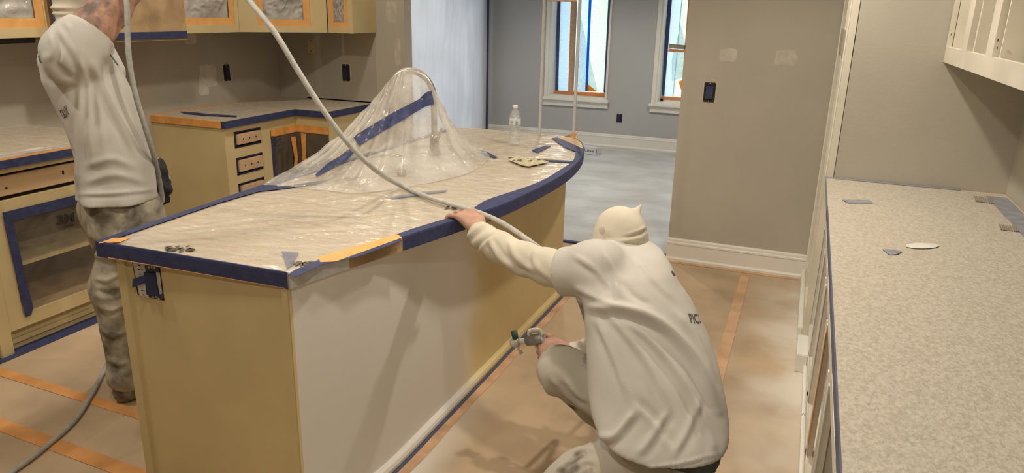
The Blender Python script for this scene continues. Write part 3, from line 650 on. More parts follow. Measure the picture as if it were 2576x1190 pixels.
t=wall_cab('wall_cabinet','cream wall cabinet with crinkled film, beside the paper-wrapped hood',(XU,1.9),(XU,aY(132)),.34,(.05,aY(115)-1.9,atx(60,70,XU).z),(-4.16,2.5,ZU),11)
HX=atx(467,60,-3.94).y+.003
t=wall_cab('wall_cabinet','cream wall cabinet with flat brown-bottomed film beside the diagonal cabinet',(XU,HX),(XU,4.518),.34,(.01,aY(592)-HX,atx(540,63,XU).z),(-4.16,4.2,ZU),12)
box('brown_paper',(XU-.030,aY(472),ZU+.10),(XU-.028,aY(585),ZU+.22),mat('brown_paper_inside',(.20,.13,.07),.7),t); box('white_paper',(XU-.035,aY(472),ZU+.2),(XU-.033,aY(585),2.4),mat('white_paper_inside',(.62,.58,.52),.7,.06,6,.5,10),t)
A_=Vector((XU,4.52,0)); B_=Vector((-3.565,YU,0)); e_=(B_-A_).normalized(); n_=Vector((e_.y,-e_.x,0))
def ondiag(px,py):
    d=ray(px,py); k=(A_-CAM).dot(n_)/d.dot(n_); p=CAM+d*k; return ((Vector((p.x,p.y,0))-A_).dot(e_),p.z)
wall_cab('corner_wall_cabinet','diagonal corner wall cabinet with crumpled shiny film in its opening',(A_.x,A_.y),(B_.x,B_.y),.20,(ondiag(647,60)[0],ondiag(781,60)[0],ondiag(700,66)[1]),(-3.9,4.95,ZU),13)
u0=-3.555; wc3=wall_cab('wall_cabinet','narrow cream wall cabinet at the end of the back wall run',(u0,YU),(-3.330,YU),.338,(aty(829,60,YU).x-u0,aty(875,60,YU).x-u0,aty(850,68,YU).z),(-3.44,5.2,ZU),14)
# range hood wrapped in paper
hd=thing('range_hood','range hood wrapped in brown paper with blue tape round its bottom','range hood',(-4.1,3.6,1.455))
XH=-3.94; h0=2.995; h1=atx(467,60,XH).y
sheetgrid('kraft_wrap',[(XH,h0,1.50),(XH,h1,1.50),(XH,h1,2.4),(XH,h0,2.4)],kraft,hd,60,40,.014,(1,0,0),31)
box('hood_body',(XA,h0,1.47),(XH-.03,h1,2.4),kraft,hd)
box('blue_tape',(XH-.05,h0,1.462),(XH+.004,h1+.002,1.505),blue,hd); box('paper_fringe',(XH-.045,h0,1.45),(XH-.004,h1,1.464),kraft,hd)
box('blue_side_tape',(XH+.002,h0,1.5),(XH+.004,h0+.05,2.4),blue,hd)
ul=MB().box((-4.25,2.50,1.455),(-4.05,2.96,ZU-.001),.006).build('under_cabinet_light',blackp,None,origin=(-4.15,2.7,1.46)); tag(ul,'black under-cabinet light below the left wall cabinet','light')

# ------------------------------------------------------------------ right-hand run: counter, base cabinets, wall cabinets, pantry
rt = thing('long_countertop','long wall countertop masked with pale speckled paper','countertop',(.53,2.0,ZB))
box('stone_slab',(.145,-.6,ZB),(XR-.002,YR-.002,ZT),stone,rt)
NXr,NYr=60,720; V=[]
for j in range(NYr):
    for i in range(NXr):
        x=.1465+(XR-.10-.1465)*i/(NXr-1); y=-.6+(YR-.03+.6)*j/(NYr-1)
        w=y-2.9+.35*x
        cre=sum(a*math.exp(-((y-(y0+k*(x-.15)))/.007)**2) for y0,k,a in ((3.30,.38,.0035),(3.24,.30,.003),(2.92,.30,.003),(2.66,.22,.003),(2.52,.34,.0035),(2.45,.30,.002)))
        V.append((x,y,ZT+.0015+cre*(.6+.4*noise.noise((x*6,y*6,1)))+.0012*max(0,noise.noise((x*8,y*8,3)))))
obj('masking_paper',V,[[j*NXr+i,j*NXr+i+1,(j+1)*NXr+i+1,(j+1)*NXr+i] for j in range(NYr-1) for i in range(NXr-1)],mask,rt,True)
greyt=mat('grey_tape',(.30,.31,.35),.6,.1,20)
box('grey_edge_tape',(.1435,2.2,ZB+.006),(.1455,YR-.002,ZT+.001),greyt,rt); box('blue_edge_tape',(.142,.6,ZB+.012),(.1455,3.35,ZT+.002),mat('dull_blue_tape',(.11,.12,.20),.6,.1),rt)
box('grey_wall_tape',(.145,YR-.03,ZT+.0025),(.74,YR-.004,ZT+.0045),greyt,rt); box('grey_side_tape',(XR-.10,2.4,ZT+.002),(XR-.015,YR-.1,ZT+.004),greyt,rt)
def pr(name,px,ma,z=ZT+.0050,th=.0004): return flat(name,[atz(x,y,z) for x,y in px],(0,0,th),ma,rt)
pr('grey_tape_piece',[(2117,502),(2186,503),(2196,510),(2132,510)],greyt)
pr('grey_tape_piece',[(2219,627),(2237,627),(2270,633),(2255,640),(2238,641)],greyt)
pr('white_paint_spot',[(2310+42*math.cos(a)+10,618+7*math.sin(a)) for a in np.linspace(0,6.0,20)],mat('white_overspray',(.74,.72,.66),.8),ZT+.0050,.0002)
random.seed(4)
for cx,cy in ((2472,502),(2535,573)):
    mm=MB()
    for k in range(9):
        x=cx-22+k*5.2+random.uniform(-1,1); y=cy+(k-4)*.6; P=[(x,y-7),(x+3,y-7),(x+9,y+7),(x+5,y+7)]
        mm.prism([atz(a,b,ZT+.0048) for a,b in P],(0,0,.0004))
    mm.build('printed_logo',mat('pale_print',(.30,.26,.20),.8),rt)
for i,(y1,y0,lab,nm) in enumerate(((YR-.004,3.10,'white base cabinet beside the pantry with empty door openings',0),(3.095,2.20,'white base cabinet with an orange-taped open interior under the long counter',1),(2.195,1.1,'white base cabinet under the long counter, next to the orange-taped one',2),(1.095,-.5,'white base cabinet at the near end of the long counter',3))):
    t=thing('base_cabinet',lab,'cabinet',(.55,(y0+y1)/2,0)); xf=.172; mid=(y0+y1)/2
    m_=MB()
    rs=[(y0+.05,mid-.025,.13,.66),(mid+.025,y1-.05,.13,.66),(y0+.05,mid-.025,.70,.82),(mid+.025,y1-.05,.70,.82)]
    ysx=sorted({y0,y1,*[r[0] for r in rs],*[r[1] for r in rs]}); zs=[.0,.13,.66,.70,.82,ZB-.001]
    for a,b in zip(ysx,ysx[1:]):
        for u,v in zip(zs,zs[1:]):
            if any(r[0]<(a+b)/2<r[1] and r[2]<(u+v)/2<r[3] for r in rs): continue
            m_.box((xf,a,u),(xf+.02,b,v))
    m_.build('face_frame',cream,t)
    for a,b,u,v in rs:
        if v<.7:
            mm=MB()
            for p,q_ in (((xf-.003,a-.015,u-.015),(xf+.0,a+.004,v)),((xf-.003,b-.004,u-.015),(xf,b+.015,v)),((xf-.003,a-.015,u-.015),(xf,b+.015,u+.004))): mm.box(p,q_)
            mm.build('opening_bead',white,t)
    box('cabinet_box',(XR-.02,y0,.0),(XR-.004,y1,ZB-.001),cream,t); box('side_panel',(xf+.02,y0,0),(XR-.02,y0+.016,ZB-.001),cream,t); box('side_panel',(xf+.02,y1-.016,0),(XR-.02,y1,ZB-.001),cream,t); box('bottom_panel',(xf+.02,y0+.016,.11),(XR-.02,y1-.016,.13),white,t)
    for a,b,u,v in rs:
        if v>.7 and not (nm==1 and a<mid): box('drawer_panel',(xf+.006,a,u),(xf+.012,b,v),cream,t)
    if nm==1:
        box('orange_tape',(xf+.021,y0+.06,.12),(xf+.05,mid-.03,.135),orange,t); box('wood_drawer',(xf+.03,y0+.06,.70),(XR-.1,mid-.03,.80),maple,t); box('wood_back',(xf+.20,y0+.03,.14),(xf+.21,y1-.03,.66),maple,t); box('orange_tape',(xf-.004,mid-.05,.20),(xf-.002,mid-.028,.64),orange,t)
    if nm==0: MB().box((.120,3.60,0),(xf,3.86,.095),.004).build('plinth_block',white,t)
    box('toe_moulding',(xf-.014,y0,0),(xf,y1,.045),white,t,.004)
pt=thing('pantry_cabinet','tall white pantry cabinet with empty door openings beside the column wall','cabinet',(.5,4.5,0))
def pface():
    m_=MB(); y0,y1=YR-.002,YC-.002; rs=[(y0+.045,4.52,.13,1.50),(4.57,y1-.05,.13,1.50),(y0+.045,4.52,1.63,2.5),(4.57,y1-.05,1.63,2.5)]
    ysx=sorted({y0,y1,*[r[0] for r in rs],*[r[1] for r in rs]}); zs=[.0,.13,1.50,1.63,2.5,2.6]
    for a,b in zip(ysx,ysx[1:]):
        for u,v in zip(zs,zs[1:]):
            if any(r[0]<(a+b)/2<r[1] and r[2]<(u+v)/2<r[3] for r in rs): continue
            m_.box((.142,a,u),(.176,b,v))
    return m_.build('face_frame',cream,pt)
pface(); box('cabinet_back',(.30,YR+.10,.02),(.31,YC-.004,2.6),white,pt); box('shelf',(.176,YR+.10,1.55),(.30,YC-.004,1.58),white,pt); box('shelf',(.176,YR+.10,.9),(.30,YC-.004,.92),white,pt)
box('edge_bead',(.136,YR-.004,ZT+.002),(.142,YR+.020,2.6),white,pt); box('edge_bead',(.136,YC-.05,.05),(.142,YC-.03,2.6),white,pt)
for z in (1.70,1.66,1.05,1.10): disc('screw_hole',(.1415,YR+.022,z),(-1,0,0),.006,dark,pt)
MB().box((.118,YR+.01,0),(.142,YC-.035,.075),.004).build('toe_moulding',white,pt)
# wall cabinet on the right
ru=thing('wall_cabinet','long white wall cabinet with no doors and peeling film inside','wall cabinet',(.75,2.5,1.506))
XW=.566; yw=lambda px,py: atx(px,py,XW).y
op=[(yw(2378,131),yw(2416,140)),(yw(2428,143),yw(2475,156)),(yw(2491,160),yw(2600,190))]
op=[(min(a,b),max(a,b)) for a,b in op]; op+= [(op[-1][0]-.62,op[-1][0]-.12),(op[-1][0]-1.2,op[-1][0]-.7)]
op[3]=(op[2][0]-.60,op[2][0]-.06); op[4]=(op[3][0]-.60,op[3][0]-.06)
yend=op[4][0]-.05; cuts=sorted({yend,YR-.002,*[a for a,b in op],*[b for a,b in op]}); zo=1.575
m_=MB()
for a,b in zip(cuts,cuts[1:]):
    if any(p<(a+b)/2<q_ for p,q_ in op): m_.box((XW,a,1.506),(XW+.022,b,zo)); m_.box((XW,a,2.45),(XW+.022,b,2.5))
    else: m_.box((XW,a,1.506),(XW+.022,b,2.5))
m_.build('face_frame',cream,ru)
box('bottom_panel',(XW+.022,yend,1.508),(XR-.002,YR-.002,1.545),cream,ru); box('back_panel',(XR-.10,yend,1.545),(XR-.002,YR-.002,2.5),cream,ru); box('top_panel',(XW+.022,yend,2.48),(XR-.10,YR-.002,2.5),cream,ru)
for a,b in op[:3]:
    sheetgrid('peeling_film',[(XW+.10,a,zo-.03),(XW+.10,b,zo-.03),(XW+.14,b,2.4),(XW+.14,a,2.4)],mat('dusty_white_film',(.78,.75,.68),.5,.08,10,.5,14,(1,3,1)),ru,24,40,.02,(1,0,0),int(a*10))
for (a,b),yy in zip(op[:3],(0,.02,.04)):
    box('frame_divider',(XW+.024,b-.014,1.545),(XR-.1,b-.002,2.48),cream,ru)
for x,y in ((2393,87),(2511,101),(2509,121)): disc('screw_hole',atx(x,y,XW-.0005),(-1,0,0),.005,dark,ru)

# ------------------------------------------------------------------ wall outlets and plates
def outlet(label,c,ax,n,w=.055,h=.095,tm=None,cat='outlet',rim=True,name='wall_outlet'):
    c=Vector(c); ax=Vector(ax); n=Vector(n); t=thing(name,label,cat,c); up=Vector((0,0,1))
    R=lambda w_,h_,d: [c-ax*w_/2-up*h_/2+n*d,c+ax*w_/2-up*h_/2+n*d,c+ax*w_/2+up*h_/2+n*d,c-ax*w_/2+up*h_/2+n*d]
    if rim: MB().prism(R(w*1.25,h*1.2,.0005),n*.001).build('bare_rim',mat('bare_gypsum',(.62,.55,.40),.9,.1,30),t)
    MB().prism(R(w,h,.001),n*.002).build('box_opening',dark,t)
    MB().prism(R(w*.6,h*.72,.003),n*.012).build('receptacle',tm or mat('navy_tape',(.02,.025,.07),.6,.1),t)
    for s in (-1,1):
        y=R(w*.9,h*.12,.003); y=[p+up*s*h*.5 for p in y]; MB().prism(y,n*.002).build('yoke_ear',blackp,t)
        disc('yoke_screw',c+up*s*h*.5+n*.005,n,.004,galv,t)
    return t
outlet('taped black outlet on the backsplash, nearest the range hood',atx(570,183,XA),(0,1,0),(1,0,0),.07,.115)
outlet('taped black outlet on the backsplash under the narrow wall cabinet',aty(871,183,YB-.004),(1,0,0),(0,-1,0),.075,.125)
outlet('uncovered light switch with blue tape on the taupe column wall',aty(1785,232,YC),(1,0,0),(0,-1,0),.075,.115,blue,'switch',name='light_switch')
outlet('small dark taped outlet on the far grey wall between windows',aty(1558,297,YF),(1,0,0),(0,-1,0),.07,.10,mat('navy_tape',(.02,.025,.07),.6,.1),rim=False)
c=aty(783,115,YB-.004); t=thing('blank_wall_plate','beige blank cover plate on the back wall above the corner counter','wall plate',c)
MB().box(c+Vector((-.037,0,-.058)),c+Vector((.037,-.006,.058)),.003).build('plate',mat('beige_plastic',(.58,.47,.32),.4),t)
for dz in (-.042,0,.042): disc('screw',c+Vector((0,-.006,dz)),(0,-1,0),.005 if dz else .008,dark if dz else galv,t)

# ------------------------------------------------------------------ floor tapes
for a,b,w,lab in (((-3.44,2.02),(-2.36,1.995),.028,'orange tape strip across the paper floor behind the standing worker'),((-3.3,1.725),(-2.12,1.68),.034,'orange tape strip across the paper floor, beside the island end'),((-.232,5.0),(-.225,2.2),.03,'orange tape strip running along the paper floor to the column wall'),((-.78,5.035),(.10,5.035),.025,'pale orange tape along the foot of the column baseboard')):
    a=Vector((*a,.0012)); b=Vector((*b,.0012)); e=(b-a).normalized(); nn=Vector((-e.y,e.x,0))*w
    o=MB().prism([a-nn,b-nn,b+nn,a+nn],(0,0,.0012)).build('floor_tape',mat('floor_orange_tape',(.66,.32,.11),.7,.12,6) if a.x<-2 else mat('dusty_floor_tape',(.62,.40,.24),.7,.12,6),None,origin=(a+b)/2); tag(o,lab,'tape')
a=Vector((-3.0,5.13,.003)); o=MB().prism([a,a+Vector((2.25,0,0)),a+Vector((2.25,.035,0)),a+Vector((0,.035,0))],(0,0,.010)).build('floor_tape',blue,None,origin=a); tag(o,'blue tape holding the floor film edge at the dining room opening','tape')

# ------------------------------------------------------------------ things on and behind the island
fa=thing('kitchen_faucet','arched gooseneck faucet standing under clear plastic on the island','faucet',(-1.865,3.56,ZT+.008))
B0=Vector((-1.865,3.56,ZT+.008)); fd=Vector((-.93,-.36,0))
arch=[B0+Vector((0,0,.02)),B0+Vector((0,0,.13)),B0+Vector((0,0,.27))]+[B0+fd*(.125-.125*math.cos(a))+Vector((0,0,.30+.145*math.sin(a))) for a in np.linspace(.05,math.pi*.98,14)]+[B0+fd*.255+Vector((0,0,.24)),B0+fd*.265+Vector((0,0,.20))]
MB().tube(cr(arch,4),.0165,14).build('gooseneck',steel,fa,True); MB().lathe(B0,[(.036,0),(.036,.012),(.026,.03),(.024,.09),(.020,.11)],20).build('base',steel,fa,True)
MB().tube([B0+fd*.262+Vector((0,0,.235)),B0+fd*.268+Vector((0,0,.15))],[.019,.024],14).build('spray_head',steel,fa,True)
MB().tube([B0+Vector((0,0,.07)),B0+Vector((.05,-.05,.10)),B0+Vector((.09,-.09,.16))],[.012,.008,.007],10).build('lever',steel,fa,True)
sd=thing('soap_dispenser','low chrome soap dispenser under the plastic beside the faucet','soap dispenser',(-1.76,3.02,ZT+.008)); sb=Vector((-1.76,3.02,ZT+.008))
MB().lathe(sb,[(.022,0),(.022,.02),(.012,.03),(.012,.09)],16).build('pump',steel,sd,True); MB().tube([sb+Vector((0,0,.085)),sb+Vector((-.06,-.02,.10)),sb+Vector((-.10,-.03,.085))],.009,10).build('spout',steel,sd,True)
# plastic tent over the faucet
def tent():
    arch2=[Vector(p) for p in cr(arch,3)]; tops=[p+Vector((0,0,.022)) for p in arch2 if p.z>ZT+.20]
    pk=Vector((-1.80,3.08,ZT+.150))
    ring=cr([(-2.205,2.56,0),(-2.10,2.585,0),(-1.93,2.60,0),(-1.745,2.63,0),(-1.60,2.86,0),(-1.50,3.20,0),(-1.55,3.58,0),(-1.66,3.78,0),(-1.84,3.88,0),(-2.02,3.86,0),(-2.15,3.70,0),(-2.195,3.3,0),(-2.205,2.9,0),(-2.205,2.56,0)],14)[:-1]
    N=len(ring); Mr=34; V=[]
    # top of each spoke: the arch point that best faces that direction (front spokes start on the arch's near side)
    a0=tops[0]; a1=tops[-1]; ctr=(a0+a1)/2; ad=Vector((a1.x-a0.x,a1.y-a0.y,0)).normalized()
    n_t=len(tops)
    for i,r in enumerate(ring):
        d=Vector((r.x-ctr.x,r.y-ctr.y,0)); s=d.normalized().dot(ad); side=1 if (d.x*ad.y-d.y*ad.x)>0 else -1
        k=(1+s)/2; k=k**.9; f=k*(n_t-1); j=min(n_t-2,int(f)); T=tops[j].lerp(tops[j+1],f-j)+Vector((ad.y,-ad.x,0))*.020*side*math.sqrt(max(0,1-s*s))
        Rb=Vector((r.x,r.y,ZT+.006))
        for q_ in range(Mr):
            t=q_/(Mr-1); p=T.lerp(Rb,t)
            sag=-.050*math.sin(math.pi*t)*(.5+.5*math.sin(i*.9))*.6-.05*math.sin(math.pi*t)
            w=.012*noise.noise((i*.45,t*2.5,1))+.010*(.4-abs(noise.noise((i*.9,t*4,7))))+.018*(.35-abs(noise.noise((p.x*8,p.y*8,p.z*10))))
            nn=Vector((d.x,d.y,.25)).normalized(); e=min(1,t*10,(1-t)*6)
            p=p+Vector((0,0,1))*sag*e+nn*(w*e*1.4)
            # second, lower peak over the dispenser
            b=math.exp(-(((p.x-pk.x)/.10)**2+((p.y-pk.y)/.10)**2)); p.z=max(p.z, ZT+.006+b*.125) if t<.995 else p.z
            p.z=max(p.z,ZT+.0065); p.x=max(p.x,-2.212); V.append(p)
    Fa=[[i*Mr+q_,((i+1)%N)*Mr+q_,((i+1)%N)*Mr+q_+1,i*Mr+q_+1] for i in range(N) for q_ in range(Mr-1)]
    return V,Fa
tt=thing('plastic_tent','clear plastic sheet tented over the island faucet, crossed by blue tape','plastic sheet',(-1.85,3.2,ZT+.006))
V,Fa=tent(); ten=obj('sheet',V,Fa,filmt,tt,True); tb=bvh_of(ten)
ribbon('blue_tape',tb,[(1116,240,18),(1080,247,17),(1060,260,12),(1000,293,14),(950,322,14),(905,350,14),(896,356,12)],blue,tt,.016)
ribbon('blue_tape',tb,[(886,378,8),(862,400,10),(830,418,9),(795,442,4)],blue,tt,.014)
# bottle
bp_=atz(1294,363,ZT+.006); bo=thing('water_bottle','clear plastic water bottle with white cap on the island','bottle',bp_)
gl=film('bottle_plastic',(.86,.87,.86),(.12,.55),.06,45,bump=1,bscale=60); 
MB().lathe(bp_,[(.030,0),(.033,.004),(.034,.02),(.0315,.028),(.034,.036),(.0315,.05),(.034,.058),(.0315,.072),(.034,.080),(.0315,.094),(.0345,.102),(.0345,.150),(.0335,.162),(.026,.190),(.015,.207),(.013,.212),(.013,.216)],28).build('body',gl,bo,True)
MB().lathe(bp_,[(.015,.214),(.0155,.216),(.0155,.232),(.0145,.235)],24).build('cap',white,bo,True)
MB().lathe(bp_,[(.0350,.118),(.0352,.12),(.0352,.150),(.0350,.152)],28).build('label_wrap',mat('pale_label',(.62,.68,.66),.5,.05,40),bo,True)
cdir=(CAM-bp_); cdir.z=0; cdir.normalize(); rdir=Vector((-cdir.y,cdir.x,0))
def onb(u,z,r=.0357): a=(u)*1.0; return bp_+(cdir*math.cos(a)+rdir*math.sin(a))*r+Vector((0,0,z))
lab=mat('label_blue_print',(.16,.24,.42),.6,.1,60); mm=MB()
for k in range(6): mm.prism([onb(.1,.144-k*.004),onb(.45+.05*(k%3),.144-k*.004),onb(.45+.05*(k%3),.1415-k*.004),onb(.1,.1415-k*.004)],cdir*.0004)
mm.build('label_text',lab,bo)
mm=MB()
for k in range(7): a=k*.5-1.5; mm.prism([onb(-.55,.128),onb(-.55+.28*math.sin(a)*1.0,.128+.018*math.cos(a)),onb(-.52+.28*math.sin(a),.128+.017*math.cos(a))],cdir*.0004)
mm.build('label_emblem',mat('label_green_print',(.08,.14,.12),.6),bo)
# paint-crusted card on the film
random.seed(3); cc_=[atz(x,y,ZT+.011) for x,y in ((1278,402),(1300,396),(1352,400),(1380,408),(1330,419),(1312,416))]
t=thing('paint_scrap','flat cream paint-crusted card lying on the island film','scrap',cc_[0])
flat('card',cc_,(0,0,.003),mat('crusted_paint',(.62,.55,.36),.7,.2,60,.8,60),t); mm=MB()
for k in range(7):
    x=random.uniform(1288,1362); y=402+random.uniform(-4,6)*(1-abs(x-1325)/60); l=random.uniform(5,16); mm.prism([atz(x,y,ZT+.0145),atz(x+l*.4,y-1.4,ZT+.0145),atz(x+l,y-.4,ZT+.0145),atz(x+l*.6,y+.6,ZT+.0145),atz(x+l*.3,y+.5,ZT+.0145)],(0,0,.001))
mm.build('dark_crack',mat('dark_crust',(.10,.09,.07),.8),t)
YP=4.475
# two white poles with a paper-wrapped bar, copper wires
for px,py,lab,ta in ((1443,339,'slim white pole with orange tape at its foot behind the island',1),(1358,331,'slim white pole standing behind the island near the bottle',0)):
    b=aty(px,py,YP); b=Vector((b.x,YP,ZT+.004)); t=thing('support_pole',lab,'pole',b)
    r=.0085; box('pole_tube',(b.x-r,YP-r,ZT+.004),(b.x+r,YP+r,CEIL-.002),mat('grey_white_pole',(.55,.55,.54),.5),t,.002)
    if ta: box('orange_tape',(b.x-r-.001,YP-r-.001,ZT+.004),(b.x+r+.001,YP+r+.001,.950),orange,t)
p0=aty(1378,1,YP-.014); p1=aty(1452,3,YP-.014); t=MB().box((p0.x,YP-.019,p0.z-.006),(p1.x,YP-.0088,p0.z+.05),.004).build('wrapped_bar',mat('pinkish_paper',(.62,.42,.34),.8,.1,20,.5,30),None,origin=p0); tag(t,'pinkish paper-wrapped bar fixed across the two white poles','bar')
b=Vector((-1.415,4.50,ZT+.006)); t=thing('copper_wires','thin bare copper wires sticking up at the far island corner','wire',b)
for dx in (0,.03): MB().tube(cr([b+Vector((0,0,.002)),b+Vector((.03+dx,.02,.012)),b+Vector((.055+dx,.03,.045)),b+Vector((.075+dx,.04,.06))],5),.0022,6).build('wire',copper,t)
bx_=atz(1470,391,.006); t=thing('cardboard_box','long flat white box with dark lettering on the dining room floor','box',bx_)
b0=atz(1500,391,.009); b1=b0+Vector((-.48,.16,0)); dd=(b1-b0).normalized(); n2=Vector((-dd.y,dd.x,0))*-.10; upv=Vector((0,0,.085))
MB().prism([b0,b1,b1+n2,b0+n2],upv).build('carton',mat('grey_carton',(.66,.67,.68),.6,.04,10),t)
text_on('lettering','reLine',lambda u,v: b1+(b0-b1)*(.48+.46*u)+Vector((0,0,.030+.035*v))+Vector((-dd.y,dd.x,0))*(.003 if (Vector((-dd.y,dd.x,0)).dot(CAM-b0)>0) else -.003),ink,t)
flat('black_end',[b0+upv*.1,b0+upv*.1+(b1-b0)*.02,b0+upv*.9+(b1-b0)*.02,b0+upv*.9],(Vector((0,-.003,0))),blackp,t)

# ------------------------------------------------------------------ signed-distance modelling for people
class SDF:
    def __init__(s, lo, hi, h):
        s.lo=np.array(lo,float); s.h=h; s.n=np.ceil((np.array(hi)-s.lo)/h).astype(int)+1; s.d=np.full(s.n,.5,np.float32)
    def _box(s, lo, hi, pad):
        a=np.clip(np.floor((np.array(lo)-pad-s.lo)/s.h).astype(int),0,s.n-1); b=np.clip(np.ceil((np.array(hi)+pad-s.lo)/s.h).astype(int)+1,1,s.n)
        sl=tuple(slice(x,y) for x,y in zip(a,b)); g=[s.lo[i]+s.h*np.arange(a[i],b[i]) for i in range(3)]
        return sl, np.meshgrid(*g,indexing='ij')
    def put(s, lo, hi, fn, k=.02, op='u'):
        sl,(X,Y,Z_)=s._box(lo,hi,k+.03)
        if X.size==0: return s
        v=fn(X,Y,Z_).astype(np.float32); c=s.d[sl]
        if op=='u':
            hh=np.clip(.5+.5*(c-v)/k,0,1); s.d[sl]=c*(1-hh)+v*hh-k*hh*(1-hh)
        else:
            hh=np.clip(.5-.5*(c+v)/k,0,1); s.d[sl]=c*(1-hh)-v*hh+k*hh*(1-hh)
        return s
    def cone(s, a, b, ra, rb, k=.02, op='u'):
        a=np.array(a,float); b=np.array(b,float); ab=b-a; L=ab@ab+1e-12; r=max(ra,rb)
        def fn(X,Y,Z_):
            px,py,pz=X-a[0],Y-a[1],Z_-a[2]; t=np.clip((px*ab[0]+py*ab[1]+pz*ab[2])/L,0,1)
            return np.sqrt((px-t*ab[0])**2+(py-t*ab[1])**2+(pz-t*ab[2])**2)-(ra+(rb-ra)*t)
        return s.put(np.minimum(a,b)-r,np.maximum(a,b)+r,fn,k,op)
    def cyl(s, a, b, ra, rb, k=.02, op='u'):
        """cone with a flat end at b"""
        a=np.array(a,float); b=np.array(b,float); ab=b-a; L=np.sqrt(ab@ab); n=ab/L; r=max(ra,rb)
        def fn(X,Y,Z_):
            px,py,pz=X-a[0],Y-a[1],Z_-a[2]; t=px*n[0]+py*n[1]+pz*n[2]; tc=np.clip(t,0,None)
            rad=np.sqrt((px-tc*n[0])**2+(py-tc*n[1])**2+(pz-tc*n[2])**2)-(ra+(rb-ra)*np.clip(t/L,0,1))
            return np.maximum(rad,t-L)
        return s.put(np.minimum(a,b)-r,np.maximum(a,b)+r,fn,k,op)
    def chain(s, pts, rs, k=.02):
        for i in range(len(pts)-1): s.cone(pts[i],pts[i+1],rs[i],rs[i+1],k)
        return s
    def ell(s, c, axes, rad, k=.02, op='u'):
        c=np.array(c,float); A=np.array([np.array(a,float)/np.linalg.norm(a) for a in axes]); rad=np.array(rad,float); R=rad.max()
        def fn(X,Y,Z_):
            q=[(X-c[0])*A[i][0]+(Y-c[1])*A[i][1]+(Z_-c[2])*A[i][2] for i in range(3)]
            k0=np.sqrt(sum((q[i]/rad[i])**2 for i in range(3)))+1e-9; k1=np.sqrt(sum((q[i]/rad[i]**2)**2 for i in range(3)))+1e-9
            return k0*(k0-1)/k1
        return s.put(c-R,c+R,fn,k,op)
    def loft(s, secs, rdir, ex=2.4, k=.02, wob=None):
        """secs: (z,cx,cy,a,b) from low to high; a along rdir, b across"""
        S_=np.array(sorted(secs)); rx_,ry_=rdir; z0,z1=S_[0,0],S_[-1,0]; R=S_[:,3:].max()
        def fn(X,Y,Z_):
            zz=np.clip(Z_,z0,z1); I=lambda c: np.interp(zz,S_[:,0],S_[:,c])
            a,b=I(3),I(4); qx,qy=X-I(1),Y-I(2); u=(qx*rx_+qy*ry_); v=(-qx*ry_+qy*rx_)
            rho=(np.abs(u/a)**ex+np.abs(v/b)**ex)**(1/ex); d=(rho-1)*np.minimum(a,b)
            if wob is not None: d=d+wob(u,v,Z_,np.arctan2(v,u))
            return np.maximum(d,np.maximum(Z_-z1,z0-Z_))
        lo=(S_[:,1].min()-R,S_[:,2].min()-R,z0); hi=(S_[:,1].max()+R,S_[:,2].max()+R,z1)
        return s.put(lo,hi,fn,k)
    def mesh(s):
        d=s.d; d[0]=d[-1]=.5; d[:,0]=d[:,-1]=.5; d[:,:,0]=d[:,:,-1]=.5
        neg=d<0; n=s.n
        c=np.zeros(tuple(n-1),np.uint8)
        for i in (0,1):
            for j in (0,1):
                for k in (0,1): c+=neg[i:n[0]-1+i,j:n[1]-1+j,k:n[2]-1+k]
        act=np.argwhere((c>0)&(c<8)); idx=np.full(tuple(n-1),-1,np.int64); idx[tuple(act.T)]=np.arange(len(act))
        corner=np.array([(i,j,k) for i in (0,1) for j in (0,1) for k in (0,1)]); vals=np.stack([d[tuple((act+q).T)] for q in corner],1)
        acc=np.zeros((len(act),3)); cnt=np.zeros(len(act))
        for a in range(8):
            for b in range(a+1,8):
                if np.abs(corner[a]-corner[b]).sum()!=1: continue
                va,vb=vals[:,a],vals[:,b]; mk=(va<0)!=(vb<0); t=np.where(mk,va/np.where(mk,va-vb,1),0)
                acc+=mk[:,None]*(corner[a]+t[:,None]*(corner[b]-corner[a])); cnt+=mk
        V=s.lo+(act+acc/cnt[:,None])*s.h; Q=[]
        for ax in range(3):
            A=[slice(None)]*3; B=[slice(None)]*3; A[ax]=slice(0,-1); B[ax]=slice(1,None)
            e=np.argwhere(neg[tuple(A)]!=neg[tuple(B)]); o1,o2=[q for q in range(3) if q!=ax]
            e=e[(e[:,o1]>0)&(e[:,o2]>0)]
            def cell(da,db): q=e.copy(); q[:,o1]-=da; q[:,o2]-=db; return idx[tuple(np.minimum(q,np.array(idx.shape)-1).T)]
            f=np.stack([cell(1,1),cell(0,1),cell(0,0),cell(1,0)],1); fl=neg[tuple(e.T)]; fl=fl if ax!=1 else ~fl
            f[~fl]=f[~fl][:,::-1]; Q.append(f)
        Q=np.concatenate(Q); Q=Q[(Q>=0).all(1)]
        return V,Q
def relax(V,Q,it=2,lam=.5):
    n=len(V); E=np.concatenate([Q[:,[0,1]],Q[:,[1,2]],Q[:,[2,3]],Q[:,[3,0]]])
    for _ in range(it):
        acc=np.zeros((n,3)); c=np.zeros(n)
        for a,b in ((0,1),(1,0)):
            for k in range(3): acc[:,k]+=np.bincount(E[:,a],V[E[:,b],k],n)
            c+=np.bincount(E[:,a],minlength=n)
        V=V+lam*(acc/np.maximum(c,1)[:,None]-V)
    return V
def vnorm(V,Q):
    fn=np.cross(V[Q[:,2]]-V[Q[:,0]],V[Q[:,3]]-V[Q[:,1]]); N=np.zeros_like(V)
    for k in range(4):
        for a in range(3): N[:,a]+=np.bincount(Q[:,k],fn[:,a],len(V))
    return N/(np.linalg.norm(N,axis=1)[:,None]+1e-12)
